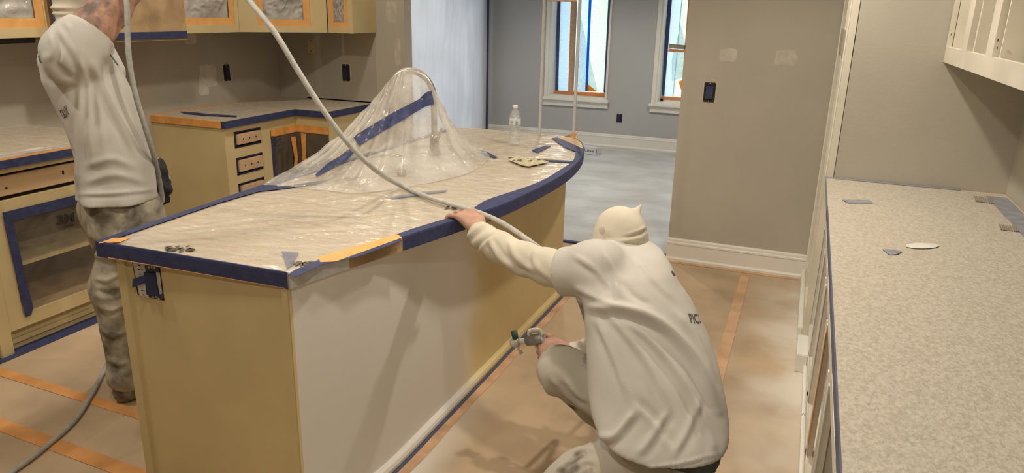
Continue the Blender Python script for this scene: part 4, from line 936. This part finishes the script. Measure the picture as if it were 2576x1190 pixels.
def to_px(V):
    q=V-np.array(CAM); w=q@np.array(FW); return np.stack([1288+F*(q@np.array(RT))/w,595-F*(q@np.array(UP))/w],1)
def folds(V,Q,lines,rest=.0):
    """raise or sink cloth folds along lines traced on the visible side; line = (height m, width px, [(px,py)...])"""
    N=vnorm(V,Q); P=to_px(V); vis=((np.array(CAM)-V)*N).sum(1)>0; D=np.zeros(len(V))
    for h,w,pts in lines:
        pts=np.array([tuple(p)[:2] for p in cr([(x,y,0) for x,y in pts],5)]); best=np.full(len(V),1e9); side=np.zeros(len(V)); tt=np.zeros(len(V)); m_=len(pts)-1
        bb=(P[:,0]>pts[:,0].min()-4*w)&(P[:,0]<pts[:,0].max()+4*w)&(P[:,1]>pts[:,1].min()-4*w)&(P[:,1]<pts[:,1].max()+4*w)&vis
        ii=np.where(bb)[0]; 
        if len(ii)==0: continue
        for i in range(m_):
            a,b=pts[i],pts[i+1]; ab=b-a; L=ab@ab+1e-9; q=P[ii]-a; t=np.clip(q@ab/L,0,1); r=q-t[:,None]*ab; ds=np.hypot(r[:,0],r[:,1]); up_=ds<best[ii]
            best[ii[up_]]=ds[up_]; side[ii[up_]]=np.sign(ab[0]*r[up_,1]-ab[1]*r[up_,0]); tt[ii[up_]]=(i+t[up_])/m_
        g=np.exp(-(best/w)**2)-.55*np.exp(-((best-1.9*w)/w)**2)*(side>0); D+=h*g*np.clip(np.minimum(tt,1-tt)*5+.12,0,1)
    return V+N*D[:,None]
def wrinkle(V,Q,amp,sc,sd=0):
    N=vnorm(V,Q); D=np.array([noise.noise((p[0]*sc[0],p[1]*sc[1],p[2]*sc[2]+sd)) for p in V]); return V+N*(amp*D)[:,None]
def sobj(name,s,ma,parent,it=2,lines=None,wr=None):
    V,Q=s.mesh(); V=relax(V,Q,it)
    if lines: V=folds(V,Q,lines); V=relax(V,Q,1,.3)
    if wr: V=wrinkle(V,Q,*wr)
    return obj(name,V.tolist(),Q.tolist(),ma,parent,True)
def px_secs(rows):
    """rows (py,left px,right px,distance,depth half-width) -> loft sections along the picture's horizontal at that place"""
    out=[]
    for y,l,r,t,b in rows:
        A=atd(l,y,t); B=atd(r,y,t); c=(A+B)/2; out.append((c.z,c.x,c.y,(B-A).length/2,b))
    return out
def hand(s, wrist, fdir, back, thumb_side, curls, spread=.10, scale=1.0, thumb=(.5,.35), k=.006):
    """palm and five fingers: fdir = direction of the fingers, back = normal of the back of the hand, thumb_side = +1/-1 along fdir x back"""
    w=Vector(wrist); d=Vector(fdir).normalized(); n=Vector(back); n=(n-d*n.dot(d)).normalized(); x=d.cross(n)*thumb_side; sc=scale
    lens=[(.042,.025,.021),(.046,.029,.022),(.042,.027,.022),(.033,.020,.019)]; offx=[.030,.010,-.011,-.031]; offd=[.090,.094,.090,.082]
    tips=[]
    for i in range(4):
        kn=w+(d*offd[i]+x*offx[i])*sc; s.cone(w+x*offx[i]*.55*sc+d*.008,kn,.0165*sc,.0125*sc,.016)
        fd=(d+x*(spread*(1.5-i)/1.5)).normalized(); ang=0; p=kn; r=(.0098,.0090,.0080,.0068)
        for j in range(3):
            ang+=curls[i][j]; dirv=fd*math.cos(ang)-n*math.sin(ang); q=p+dirv*lens[i][j]*sc; s.cone(p,q,r[j]*sc,r[j+1]*sc,k); p=q
        tips.append(p)
    # thumb leaves the side of the palm near its base
    b=w+(d*.022+x*.026)*sc; s.cone(b,b+(d*.03+x*.016-n*.004)*sc,.017*sc,.0145*sc,.014)
    p=b+(d*.03+x*.016-n*.004)*sc; td=(d*math.cos(thumb[0])+x*math.sin(thumb[0])-n*thumb[1]).normalized(); q=p+td*.034*sc; s.cone(p,q,.0118*sc,.0105*sc,k); td2=(td*.9-x*.25*1-n*.15).normalized(); s.cone(q,q+td2*.027*sc,.0102*sc,.0080*sc,k)
    return tips
np3=lambda p: np.array(tuple(p))
rc=Vector((RT.x,RT.y,0)).normalized(); RD=(rc.x,rc.y); DP=Vector((-rc.y,rc.x,0))

# ------------------------------------------------------------------ crouching worker
cw=thing('person','person in white shirt and cream hood crouching with a spray gun beside the island','person',(-.45,2.2,0))
HC=atd(1560,595,2.60); NK=atd(1578,640,2.57); fdir=Vector((-.86,.50,0)).normalized(); lft=Vector((-fdir.y,fdir.x,0))
if lft.y>0: lft=-lft
pel=Vector((-.30,2.12,.30)); SL=atd(1492,682,2.42); SR=NK+Vector((-.03,.15,-.13))
ELB=atd(1325,655,2.58); WR=atd(1199,572,2.745); KR=atd(1412,930,2.66); AR=Vector((-.50,2.56,.09)); KL=Vector((-.66,1.86,.12)); AL=Vector((-.26,1.80,.08))
GUN=atd(1352,862,2.86); WRr=atd(1420,884,2.84); ELr=Vector((-.46,2.60,.52))
tor=px_secs([(600,1525,1612,2.57,.05),(610,1498,1640,2.555,.09),(628,1465,1668,2.53,.13),(660,1440,1690,2.50,.165),(700,1440,1708,2.48,.18),(760,1464,1748,2.46,.19),(830,1473,1783,2.44,.195),(900,1475,1808,2.42,.20),(1000,1480,1828,2.40,.205),(1050,1488,1834,2.385,.205),(1075,1498,1832,2.375,.20),(1090,1508,1826,2.37,.195)])
s=SDF((-1.02,1.80,.30),(.10,2.80,1.02),.0075)
s.loft(tor,RD,2.2,.02)
s.cone(NK+Vector((-.02,-.02,-.045)),SL+Vector((.0,.03,.01)),.08,.088,.05)
s.cyl(SL+Vector((.02,.02,0)),atd(1412,684,2.50),.090,.083,.03); s.cone(SR,SR+Vector((-.05,.03,-.14)),.085,.078,.05)
L=[(.022,12,[(1480,770),(1560,775),(1640,800),(1700,845),(1760,920),(1812,1030)]),(.006,3,[(1500,1160),(1560,1172),(1680,1172),(1815,1140)]),(.005,4,[(1516,628),(1545,690),(1562,780)]),(-.006,9,[(1600,1000),(1660,1060),(1700,1130)]),(.007,9,[(1740,1000),(1780,1080),(1800,1140)]),(.010,10,[(1510,770),(1570,830),(1640,930),(1690,1040)]),(.009,9,[(1540,780),(1640,860),(1720,960),(1770,1060)]),
   (.007,8,[(1500,800),(1545,900),(1580,1000)]),(.012,10,[(1500,1095),(1540,1100),(1570,1070),(1600,1030)]),(.008,9,[(1600,1150),(1640,1100),(1680,1030)]),(.006,9,[(1690,1150),(1730,1080),(1760,1000)]),
   (.006,6,[(1520,640),(1545,700),(1560,760)]),(.006,7,[(1440,640),(1500,680),(1540,730)]),(.005,6,[(1600,650),(1640,700),(1700,760)]),(-.007,8,[(1555,700),(1590,740),(1640,770)]),(.008,8,[(1700,780),(1750,850),(1800,950)]),(.006,7,[(1440,720),(1490,745),(1560,770)])]
shirt=sobj('t_shirt',s,shirtm,cw,3,L,(.003,(9,9,9)))
# stains of the shirt are in its cloth; sleeves of the undershirt
s=SDF((-1.22,2.05,.70),(-.60,2.62,1.02),.006)
sl=[atd(1206,588,2.735),atd(1220,600,2.715),atd(1255,620,2.66),atd(1320,652,2.585),atd(1380,672,2.53),atd(1440,690,2.47)]
s.chain(sl,[.043,.047,.052,.055,.060,.066],.03)
L=[(.008,6,[(1172,600),(1195,580),(1222,560)]),(-.008,5,[(1190,650),(1205,615),(1240,585)]),(.007,7,[(1230,600),(1260,650),(1310,680)]),(.007,8,[(1280,600),(1300,650),(1360,690)]),(.006,7,[(1350,625),(1345,660),(1390,710)]),(-.006,6,[(1240,600),(1280,660),(1330,690)])]
sobj('sleeve',s,sleevem,cw,2,L,(.002,(22,22,22)))
s=SDF((-.85,2.30,.36),(-.30,2.80,.95),.007); s.chain([WRr+Vector((.035,.01,.004)),WRr+Vector((.09,.03,.01)),ELr,SR],[.036,.044,.055,.062],.02)
sobj('sleeve',s,sleevem,cw,2,[(.004,4,[(1440,875),(1438,900)]),(.004,4,[(1455,875),(1453,900)])])
# body under the clothes: head, neck, torso, limbs, bare hands, one continuous figure
s=SDF((-1.36,1.60,.02),(.05,2.86,1.12),.006)
s.ell(HC+Vector((0,0,.0)),(fdir,lft,(0,0,1)),(.088,.070,.098),.02); s.ell(HC+fdir*.035+Vector((0,0,-.055)),(fdir,lft,(0,0,1)),(.06,.052,.06),.03)
s.cone(HC+fdir*.085+Vector((0,0,.005)),HC+fdir*.103+Vector((0,0,-.022)),.010,.014,.012)
for q_ in (-1,1): s.ell(HC+lft*.072*q_+Vector((0,0,-.005)),(fdir,lft,(0,0,1)),(.022,.010,.03),.008)
s.cone(HC+Vector((.015,0,-.05)),NK-Vector((0,0,.05)),.05,.05,.03)
s.chain([NK,(NK+pel)/2+Vector((0.02,0,.05)),pel],[.05,.11,.13],.03); s.cone(SL,SR-Vector((0,0,.02)),.045,.045,.03)
s.chain([SL,ELB,sl[0],WR],[.052,.042,.029,.027],.02); s.chain([SR,ELr,WRr+Vector((.02,0,0)),WRr],[.052,.04,.028,.026],.02)
s.chain([pel+Vector((-.04,-.10,.02)),Vector((-.50,1.92,.24)),KL],[.07,.06,.05],.03); s.chain([KL,AL],[.045,.035],.02); s.chain([pel+Vector((-.05,.12,.02)),(pel+KR)/2+Vector((0,.07,.03)),KR],[.07,.06,.05],.03); s.chain([KR,AR],[.045,.035],.02)
PD=(atd(1186,540,2.80)-WR).normalized()
tipsL=hand(s,WR,atd(1163,527,2.85)-WR,(CAM-WR).normalized()*.75+Vector((.2,.1,.75)),1,[(.55,.5,.3),(.45,.45,.3),(.35,.35,.3),(.28,.3,.25)],.42,1.12,(.95,.45))
tipsR=hand(s,WRr,(GUN-WRr)+Vector((0,0,-.02)),Vector((-.1,-.75,.55)),1,[(.2,.3,.2),(.95,1.3,.8),(1.0,1.3,.8),(1.0,1.3,.8)],.06,1.0,(.45,.5))
sobj('body',s,skin,cw,1)
for q_ in (-1,1):
    e=HC+fdir*.078+lft*.030*q_+Vector((0,0,.008)); bm=bmesh.new(); bmesh.ops.create_uvsphere(bm,u_segments=12,v_segments=8,radius=.012,matrix=Matrix.Translation(e)); MB().bm(bm).build('eye',mat('eye_white',(.75,.72,.68),.3),cw,True)
    bm=bmesh.new(); bmesh.ops.create_uvsphere(bm,u_segments=10,v_segments=6,radius=.006,matrix=Matrix.Translation(e+fdir*.008)); MB().bm(bm).build('iris',mat('iris',(.05,.035,.02),.3),cw,True)
s=SDF((-.78,2.20,.76),(-.33,2.70,1.14),.005)
s.ell(HC,(fdir,lft,(0,0,1)),(.102,.087,.108),.02); s.ell(HC+fdir*.03+Vector((0,0,-.05)),(fdir,lft,(0,0,1)),(.078,.068,.07),.03); s.cone(HC+Vector((.02,0,-.04)),NK+Vector((.01,0,-.06)),.078,.086,.03)
T0=atd(1597,540,2.60); T1=atd(1612,517,2.61); s.cone(T0,T1,.020,.006,.015); s.ell(atd(1514,578,2.51),(fdir,lft,(0,0,1)),(.016,.006,.020),.012)
s.ell(HC+fdir*.10+Vector((0,0,.008)),(fdir,lft,(0,0,1)),(.05,.052,.020),.008,'s')
sobj('hood',s,hoodm,cw,2,[(.005,5,[(1530,612),(1580,604),(1622,600)]),(-.004,4,[(1560,600),(1600,590),(1624,580)]),(.004,4,[(1570,592),(1605,582),(1626,570)])],(.001,(30,30,30)))
# trousers
s=SDF((-.86,1.62,.02),(.04,2.74,.60),.007)
s.ell(pel+Vector((-.01,-.01,.0)),(fdir,lft,(0,0,1)),(.17,.18,.16),.03); s.ell(pel+Vector((.01,-.02,.08)),(fdir,lft,(0,0,1)),(.14,.17,.11),.04)
s.chain([pel+Vector((-.04,-.12,.05)),Vector((-.50,1.92,.26)),KL],[.13,.105,.082],.04); s.chain([KL,Vector((-.45,1.80,.09)),AL],[.078,.068,.055],.03)
s.chain([pel+Vector((-.06,.12,.02)),(pel+KR)/2+Vector((0,.07,.03)),KR],[.12,.10,.083],.04); s.chain([KR,(KR+AR)/2+Vector((.01,0,0)),AR],[.080,.078,.062],.03)
L=[(.008,7,[(1365,960),(1400,1010),(1470,1080)]),(.007,6,[(1385,950),(1420,990),(1480,1040)]),(-.008,6,[(1352,980),(1395,1040),(1450,1090)]),(.007,6,[(1420,950),(1450,990),(1480,1010)]),(.006,7,[(1400,1150),(1450,1130),(1500,1130)]),(.006,6,[(1430,1180),(1470,1160),(1500,1165)])]
sobj('trousers',s,pants2,cw,2,L,(.004,(16,16,16)))
s=SDF((-.30,1.86,.28),(.05,2.42,.50),.007); tb2=px_secs([(1078,1535,1818,2.37,.185),(1125,1545,1808,2.36,.18)]); s.loft(tb2,RD,2.2,.01); sobj('belt',s,mat('dark_waistband',(.06,.065,.06),.8,.1,60),cw,1)
fR=Vector((-.35,.9,0)).normalized()
s=SDF((-.90,2.40,.0),(.0,2.85,.20),.007); s.chain([AR+Vector((.03,0,-.03)),AR+fR*.02+Vector((0,0,-.05)),AR+fR*.15+Vector((0,0,-.058))],[.05,.042,.034],.02); sobj('boot',s,boot,cw,1)
s=SDF((-.90,1.60,.0),(.0,2.2,.20),.007); s.chain([AL+Vector((0,0,-.02)),AL+Vector((.10,-.02,-.035))],[.05,.036],.02); sobj('boot',s,boot,cw,1)
# lettering on the shirt back
sb_=bvh_of(shirt)
def on_shirt(name,P,ma,par,bv,lift=.0025):
    v=[cast(bv,x,y,lift) for x,y in P]; v=[p for p in v if p is not None]
    return obj(name,v,[list(range(len(v)))],ma,par) if len(v)>2 else None
def text_px(name,txt,q,bv,ma,par,bold=.0):
    v,f=text_mesh(txt,bold); Q_=[(Vector((x,y,0))) for x,y in q]; P=[bil(Q_,a,b) for a,b in v]; W_=[cast(bv,p.x,p.y,.003) for p in P]
    f=[g for g in f if all(W_[i] is not None for i in g)]; W_=[w if w is not None else Vector((0,0,0)) for w in W_]
    used=sorted({i for g in f for i in g}); mp={u:i for i,u in enumerate(used)}
    if f: return obj(name,[W_[u] for u in used],[[mp[i] for i in g] for g in f],ma,par)
text_px('shirt_lettering','PICD',[(1739,813),(1772,815),(1766,790),(1731,788)],sb_,ink,cw,.02)
ribbon('shirt_emblem',sb_,[(1690,682,2),(1700,697,3),(1706,702,2)],ink,cw,.003,4)
ribbon('shirt_emblem',sb_,[(1738,728,2),(1752,752,4),(1762,780,5),(1770,805,5),(1774,812,4)],ink,cw,.003,4)
ribbon('shirt_emblem',sb_,[(1782,836,5),(1786,846,6)],ink,cw,.003,3); ribbon('shirt_emblem',sb_,[(1787,850,6),(1792,862,5)],ink,cw,.003,3)
# spray gun
sg=thing('spray_gun','white paint-caked airless spray gun held in the right hand of the crouching person','spray gun',GUN)
tip=atd(1288,862,2.95); bk=atd(1368,852,2.86); gx=(bk-tip).normalized(); gu=Vector((0,0,1)); gu=(gu-gx*gu.dot(gx)).normalized()
caked=mat('caked_white_paint',(.70,.68,.62),.7,.15,40,.8,50); gmet=mat('gun_metal',(.30,.28,.26),.5,.15,40,.5,60,metal=.3)
MB().tube([tip+gx*.03,tip+gx*.06,bk],[.011,.012,.014],12).build('barrel',caked,sg,True); MB().tube([tip+gx*.075,bk-gx*.005],[.020,.024],14).build('gun_body',gmet,sg,True)
MB().tube([tip,tip+gx*.012,tip+gx*.035],[.017,.021,.015],12).build('tip_guard',caked,sg,True); MB().tube([tip+gx*.022-gu*.002,tip+gx*.026+gu*.045],[.012,.014],8).build('green_tip_key',mat('dark_green_plastic',(.03,.08,.06),.5),sg,True)
MB().tube([tip+gx*.02-gu*.01,tip+gx*.03-gu*.05],[.006,.008],8).build('tip_lever',caked,sg,True)
MB().tube(cr([bk+gu*.012,bk+gu*.035-gx*.01,bk+gu*.038-gx*.05,bk+gu*.022-gx*.062],5),.009,10).build('hook',caked,sg,True)
MB().tube([bk-gx*.012,bk-gu*.06+gx*.012,bk-gu*.12+gx*.02],[.016,.015,.014],12).build('handle',gmet,sg,True)
MB().tube(cr([bk-gx*.045-gu*.015,bk-gx*.045-gu*.05,bk-gx*.03-gu*.085],4),.006,8).build('trigger',caked,sg,True)
MB().tube(cr([bk-gu*.12+gx*.02,bk-gu*.135-gx*.02,bk-gx*.045-gu*.09],5),.005,8).build('trigger_guard',gmet,sg,True)

# ------------------------------------------------------------------ standing worker
sw=thing('person','person in white t-shirt and stained trousers standing with one tattooed arm raised','person',(-2.68,2.18,0))
D0=3.47; vd=ray(260,300); fw2=Vector((-vd.y*-1,0,0)); view=Vector((vd.x,vd.y,0)).normalized(); rgt=Vector((view.y,-view.x,0)); face=(rgt*.86+view*.50).normalized()
RD2=(rgt.x,rgt.y); lf2=Vector((-face.y,face.x,0))     # far side of the body
rows=[(36,160,205,3.52,.05),(54,138,215,3.52,.11),(80,117,235,3.50,.16),(110,101,258,3.48,.19),(150,92,292,3.47,.20),(200,103,318,3.46,.20),(260,134,345,3.45,.195),(320,163,366,3.44,.19),(400,188,388,3.44,.185),(450,192,393,3.45,.185),(482,191,395,3.45,.187),(496,191,396,3.45,.187)]
SH=atd(206,110,3.29); EL=atd(318,-26,3.36); HN=atd(395,-175,3.50)
s=SDF((-3.12,1.62,.85),(-2.05,2.75,1.78),.0062)
def wob(u,v,z,a): return .006*np.sin(a*7+z*9)*np.clip((1.35-z)*2.2,0,1)
s.loft(px_secs(rows),RD2,2.3,.02,wob)
ad=(EL-SH).normalized(); s.cone(SH-ad*.06+Vector((0,0,.01)),SH+ad*.012,.106,.104,.04); s.cone(SH-ad*.005,SH+ad*.2,.078,.090,.012,'s')
fs=atd(215,95,3.66); s.cone(fs,fs+Vector((0,0,-.14))+rgt*.06,.085,.075,.05)
L=[(.010,9,[(150,70),(175,110),(200,150),(212,190)]),(.008,8,[(165,55),(190,100),(215,150)]),(-.009,8,[(140,80),(150,120),(140,160)]),(.008,9,[(110,130),(120,170),(150,210)]),(.010,9,[(205,195),(202,300),(200,400),(193,480)]),
   (.008,9,[(230,150),(265,230),(310,320),(350,400)]),(.007,9,[(240,160),(250,260),(260,380)]),(.009,9,[(270,130),(300,200),(345,300),(375,380)]),(.006,8,[(225,190),(226,300),(235,430)]),(-.007,8,[(130,150),(170,190),(200,200)]),(.007,8,[(120,180),(160,200),(195,198)]),
   (.006,9,[(210,420),(280,400),(340,420)]),(.006,9,[(210,460),(290,440),(370,460)]),(.006,5,[(195,489),(290,486),(392,476)])]
shirt2=sobj('t_shirt',s,shirtm,sw,3,L,(.0025,(13,13,13)))
# body
s=SDF((-3.15,1.55,.05),(-1.85,2.98,2.12),.008)
NB=atd(188,38,3.53); HD=NB+Vector((0,0,.175))-face*.02; PE=Vector((-2.62,2.17,.93)); 
up2=(Vector((0,0,1))-face*.35).normalized(); f2=(face+Vector((0,0,.35))).normalized()
s.ell(HD,(f2,lf2,up2),(.095,.074,.115),.02); s.cone(HD+f2*.088,HD+f2*.112-up2*.025,.010,.014,.012); s.ell(HD+f2*.035-up2*.06,(f2,lf2,up2),(.06,.052,.06),.03)
for q_ in (-1,1): s.ell(HD+lf2*.075*q_,(f2,lf2,up2),(.022,.01,.03),.008)
s.cone(HD-up2*.06,NB-Vector((0,0,.06)),.055,.058,.03)
s.chain([NB-Vector((0,0,.08)),atd(215,200,3.46),atd(280,330,3.45),PE],[.07,.12,.12,.12],.06)
s.chain([SH-ad*.05,SH+ad*.08,SH+ad*.18,EL,EL.lerp(HN,.45),HN],[.062,.070,.067,.052,.045,.031],.03)
EF=atd(322,330,3.78); HF2=atd(396,432,3.64); s.chain([fs,EF,HF2],[.06,.045,.030],.03)
kn=atd(291,725,3.58); ak=atd(320,925,3.69); KN=kn.copy(); AK=Vector((ak.x,ak.y,.10)); KF=KN+lf2*.17+face*.16; AF=AK+lf2*.18+face*.28
s.chain([PE-lf2*.08,KN,AK],[.10,.062,.042],.03); s.chain([PE+lf2*.10,KF,AF],[.10,.062,.042],.03)
hand(s,HN,(HN-EL),face*-.4+Vector((0,0,.3))-lf2*.5,1,[(.5,.9,.6),(.9,1.2,.7),(.9,1.2,.7),(.9,1.2,.7)],.05,1.05,(.5,.5),.008)
V,Q=s.mesh(); V=relax(V,Q,1); bo2=obj('body',V.tolist(),Q.tolist(),skin,sw,True)
bo2.data.materials.append(tattoo); P=to_px(V)
for p in bo2.data.polygons:
    x,y=P[p.vertices[0]]; v=V[p.vertices[0]]; q_=(Vector(v)-SH).dot(ad)
    if 0<q_<.30 and (Vector(v)-(SH+ad*q_)).length<.10: p.material_index=1
for q_ in (-1,1):
    e=HD+f2*.083+lf2*.031*q_+up2*.008; bm=bmesh.new(); bmesh.ops.create_uvsphere(bm,u_segments=12,v_segments=8,radius=.012,matrix=Matrix.Translation(e)); MB().bm(bm).build('eye',mat('eye_white',(.75,.72,.68),.3),sw,True)
    bm=bmesh.new(); bmesh.ops.create_uvsphere(bm,u_segments=10,v_segments=6,radius=.006,matrix=Matrix.Translation(e+f2*.008)); MB().bm(bm).build('iris',mat('iris',(.05,.035,.02),.3),sw,True)
# hood and bunched collar
s=SDF((-3.1,1.65,1.48),(-2.3,2.55,2.06),.006); s.ell(HD,(f2,lf2,up2),(.108,.088,.126),.02); s.ell(HD+f2*.03-up2*.055,(f2,lf2,up2),(.078,.068,.075),.03); s.cone(HD-up2*.05,NB-Vector((0,0,.05)),.068,.068,.03)
for k in range(2): s.ell(NB+Vector((0,0,.005+.022*k))-face*(.01+.008*k),(face,lf2,(0,0,1)),(.070-.002*k,.070-.002*k,.013),.008)
s.ell(HD+f2*.105+up2*.008,(f2,lf2,up2),(.05,.054,.020),.008,'s'); sobj('hood',s,hoodm,sw,2)
# glove on the lower hand
s=SDF((-2.75,1.95,.70),(-2.2,2.75,1.10),.005); G0=atd(400,432,3.62); G1=atd(413,468,3.60)
s.cone(atd(396,415,3.64),G0,.034,.036,.02); hand(s,G0-(G1-G0).normalized()*.02,(G1-G0),rgt*.7+Vector((0,0,.4))-view*.3,-1,[(.6,.9,.5),(.7,1.0,.6),(.8,1.1,.6),(.8,1.1,.6)],.05,1.15,(.6,.4),.010); sobj('glove',s,glove,sw,1)
# trousers
s=SDF((-3.0,1.60,.05),(-1.95,2.95,1.08),.008)
s.loft(px_secs([(478,205,388,3.46,.165),(500,201,394,3.46,.175),(540,204,398,3.47,.175),(580,215,400,3.48,.17)]),RD2,2.3,.02)
hipN=PE-lf2*.085+Vector((0,0,-.10)); hipF=PE+lf2*.10+Vector((0,0,-.10))

s.chain([hipN,kn,ak],[.118,.094,.072],.05); s.chain([hipF,KF,AF+Vector((0,0,.08))],[.118,.094,.072],.05)
s.cone(ak,ak+Vector((0,0,-.03))-face*.01,.075,.080,.02)
L=[(.008,6,[(235,640),(270,650),(310,640)]),(.008,6,[(240,700),(270,705),(300,690)]),(-.008,6,[(238,730),(270,740),(305,730)]),(.009,6,[(250,770),(280,780),(315,765)]),(.007,6,[(255,830),(285,845),(320,835)]),(.008,6,[(270,900),(295,915),(325,910)]),(.006,7,[(225,540),(240,590),(236,650)]),(.006,6,[(330,520),(320,560),(300,600)])]
sobj('trousers',s,pants,sw,2,L,(.005,(15,15,12)))
for f_ in (AK,AF):
    s=SDF((f_.x-.3,f_.y-.3,0),(f_.x+.35,f_.y+.35,.26),.007); h_=Vector((f_.x,f_.y,0)); s.chain([h_+Vector((0,0,.20)),h_+Vector((0,0,.06)),h_-face*.03+Vector((0,0,.045))],[.055,.050,.045],.03); s.chain([h_+Vector((0,0,.048)),h_+face*.10+Vector((0,0,.045)),h_+face*.20+Vector((0,0,.040))],[.046,.045,.036],.02); sobj('boot',s,boot,sw,1)
b2=bvh_of(shirt2); text_px('shirt_lettering','OLUX',[(162,301),(173,288),(166,264),(148,279)],b2,ink,sw,.02); ribbon('shirt_emblem',b2,[(96,140,2),(101,153,2),(104,158,2)],ink,sw,.003,3); ribbon('shirt_emblem',b2,[(278,138,1.5),(290,155,2),(297,165,1.5)],ink,sw,.003,3)
# ------------------------------------------------------------------ hoses
def hose(name,label,pts,r,ma,n=10):
    P=cr(pts,n); o=MB().tube(P,r,14).build(name,ma,None,True,origin=P[-1]); return tag(o,label,'hose')
gp=HN+Vector((.03,.02,.05))
hose('paint_hose','pale grey paint hose hanging from the raised hand, past the glove to the floor',[gp+rgt*.02,atd(318,-60,3.30),atd(320,20,3.24),atd(323,130,3.22),atd(338,225,3.22),atd(362,310,3.24),atd(385,385,3.30),atd(398,440,3.44),atd(408,500,3.52),atd(407,545,3.52),Vector((-2.36,2.28,.45)),Vector((-2.34,2.33,.14)),Vector((-2.44,2.45,.022)),Vector((-2.75,2.50,.0125)),atz(284,903,.0125)+Vector((-.06,.10,0)),atz(262,935,.0125),atz(232,990,.0125),atz(190,1055,.0125),atz(120,1120,.0125),atz(30,1187,.0125),atz(-80,1250,.0125)],.0105,hosem)
hb=[HN+Vector((.02,.03,.06)),atd(430,-195,3.36),atd(475,-178,3.16),atd(520,-140,2.98),atd(572,-70,2.86),atd(625,0,2.77),atd(690,80,2.70),atd(748,175,2.68),atd(815,280,2.68),atd(880,365,2.72)+Vector((0,0,0)),atd(950,432,2.82)]
hb+= [atz(1010,468,ZT+.024),atz(1080,497,ZT+.021),atz(1150,518,ZT+.0195),atz(1205,535,ZT+.022),atd(1265,562,2.70),atd(1330,605,2.64),atd(1375,640,2.66),atd(1430,700,2.70),atd(1470,790,2.72),Vector((-.70,2.66,.40)),bk-gu*.125+gx*.03,bk-gu*.118+gx*.022]
hose('paint_hose','pale grey paint hose slung across the island under the resting hand',hb,.0098,hosew)
# gun in the raised hand
t=thing('spray_gun','spray gun held overhead by the standing person','spray gun',HN); g2=(HN-EL).normalized()
MB().tube([HN+g2*.08-face*.02,HN+g2*.08+face*.16],.016,12).build('barrel',caked,t,True); MB().tube([HN+g2*.08,HN+g2*.02-Vector((0,0,.05))],.014,10).build('handle',gmet,t,True); MB().tube([HN+g2*.08+face*.15,HN+g2*.08+face*.19],[.02,.014],10).build('tip_guard',caked,t,True)

LLAB=['round recessed ceiling light over the aisle beside the pantry','round recessed ceiling light over the aisle beside the crouching person','round recessed ceiling light over the near end of the long counter','round recessed ceiling light over the aisle behind the standing person','round recessed ceiling light over the range gap','round recessed ceiling light over the corner counter','round recessed ceiling light over the floor before the island end','added recessed ceiling light brightening the dining room by the taped window','added recessed ceiling light brightening the dining room behind the column wall']

# ------------------------------------------------------------------ ceiling lamps
for i,(x,y,w) in enumerate(LAMPS):
    t = thing('recessed_light', LLAB[i], 'ceiling light', (x,y,CEIL), 'recessed ceiling lights')
    MB().lathe((x,y,CEIL-.012), [(.055,.010),(.058,.002),(.088,0),(.092,.006),(.092,.012)], 32).build('trim_ring', white, t, True)
    MB().lathe((x,y,CEIL-.009), [(.054,0),(.054,.004)], 32).build('lens', LENS, t)
    ld = bpy.data.lights.new('lamp','SPOT'); ld.energy = w*LK; ld.color = WARM; ld.spot_size = math.radians(150); ld.spot_blend = .5; ld.shadow_soft_size = .055
    lo = bpy.data.objects.new('lamp', ld); COL.objects.link(lo); lo.parent = t; lo.location = (0,0,-.03)
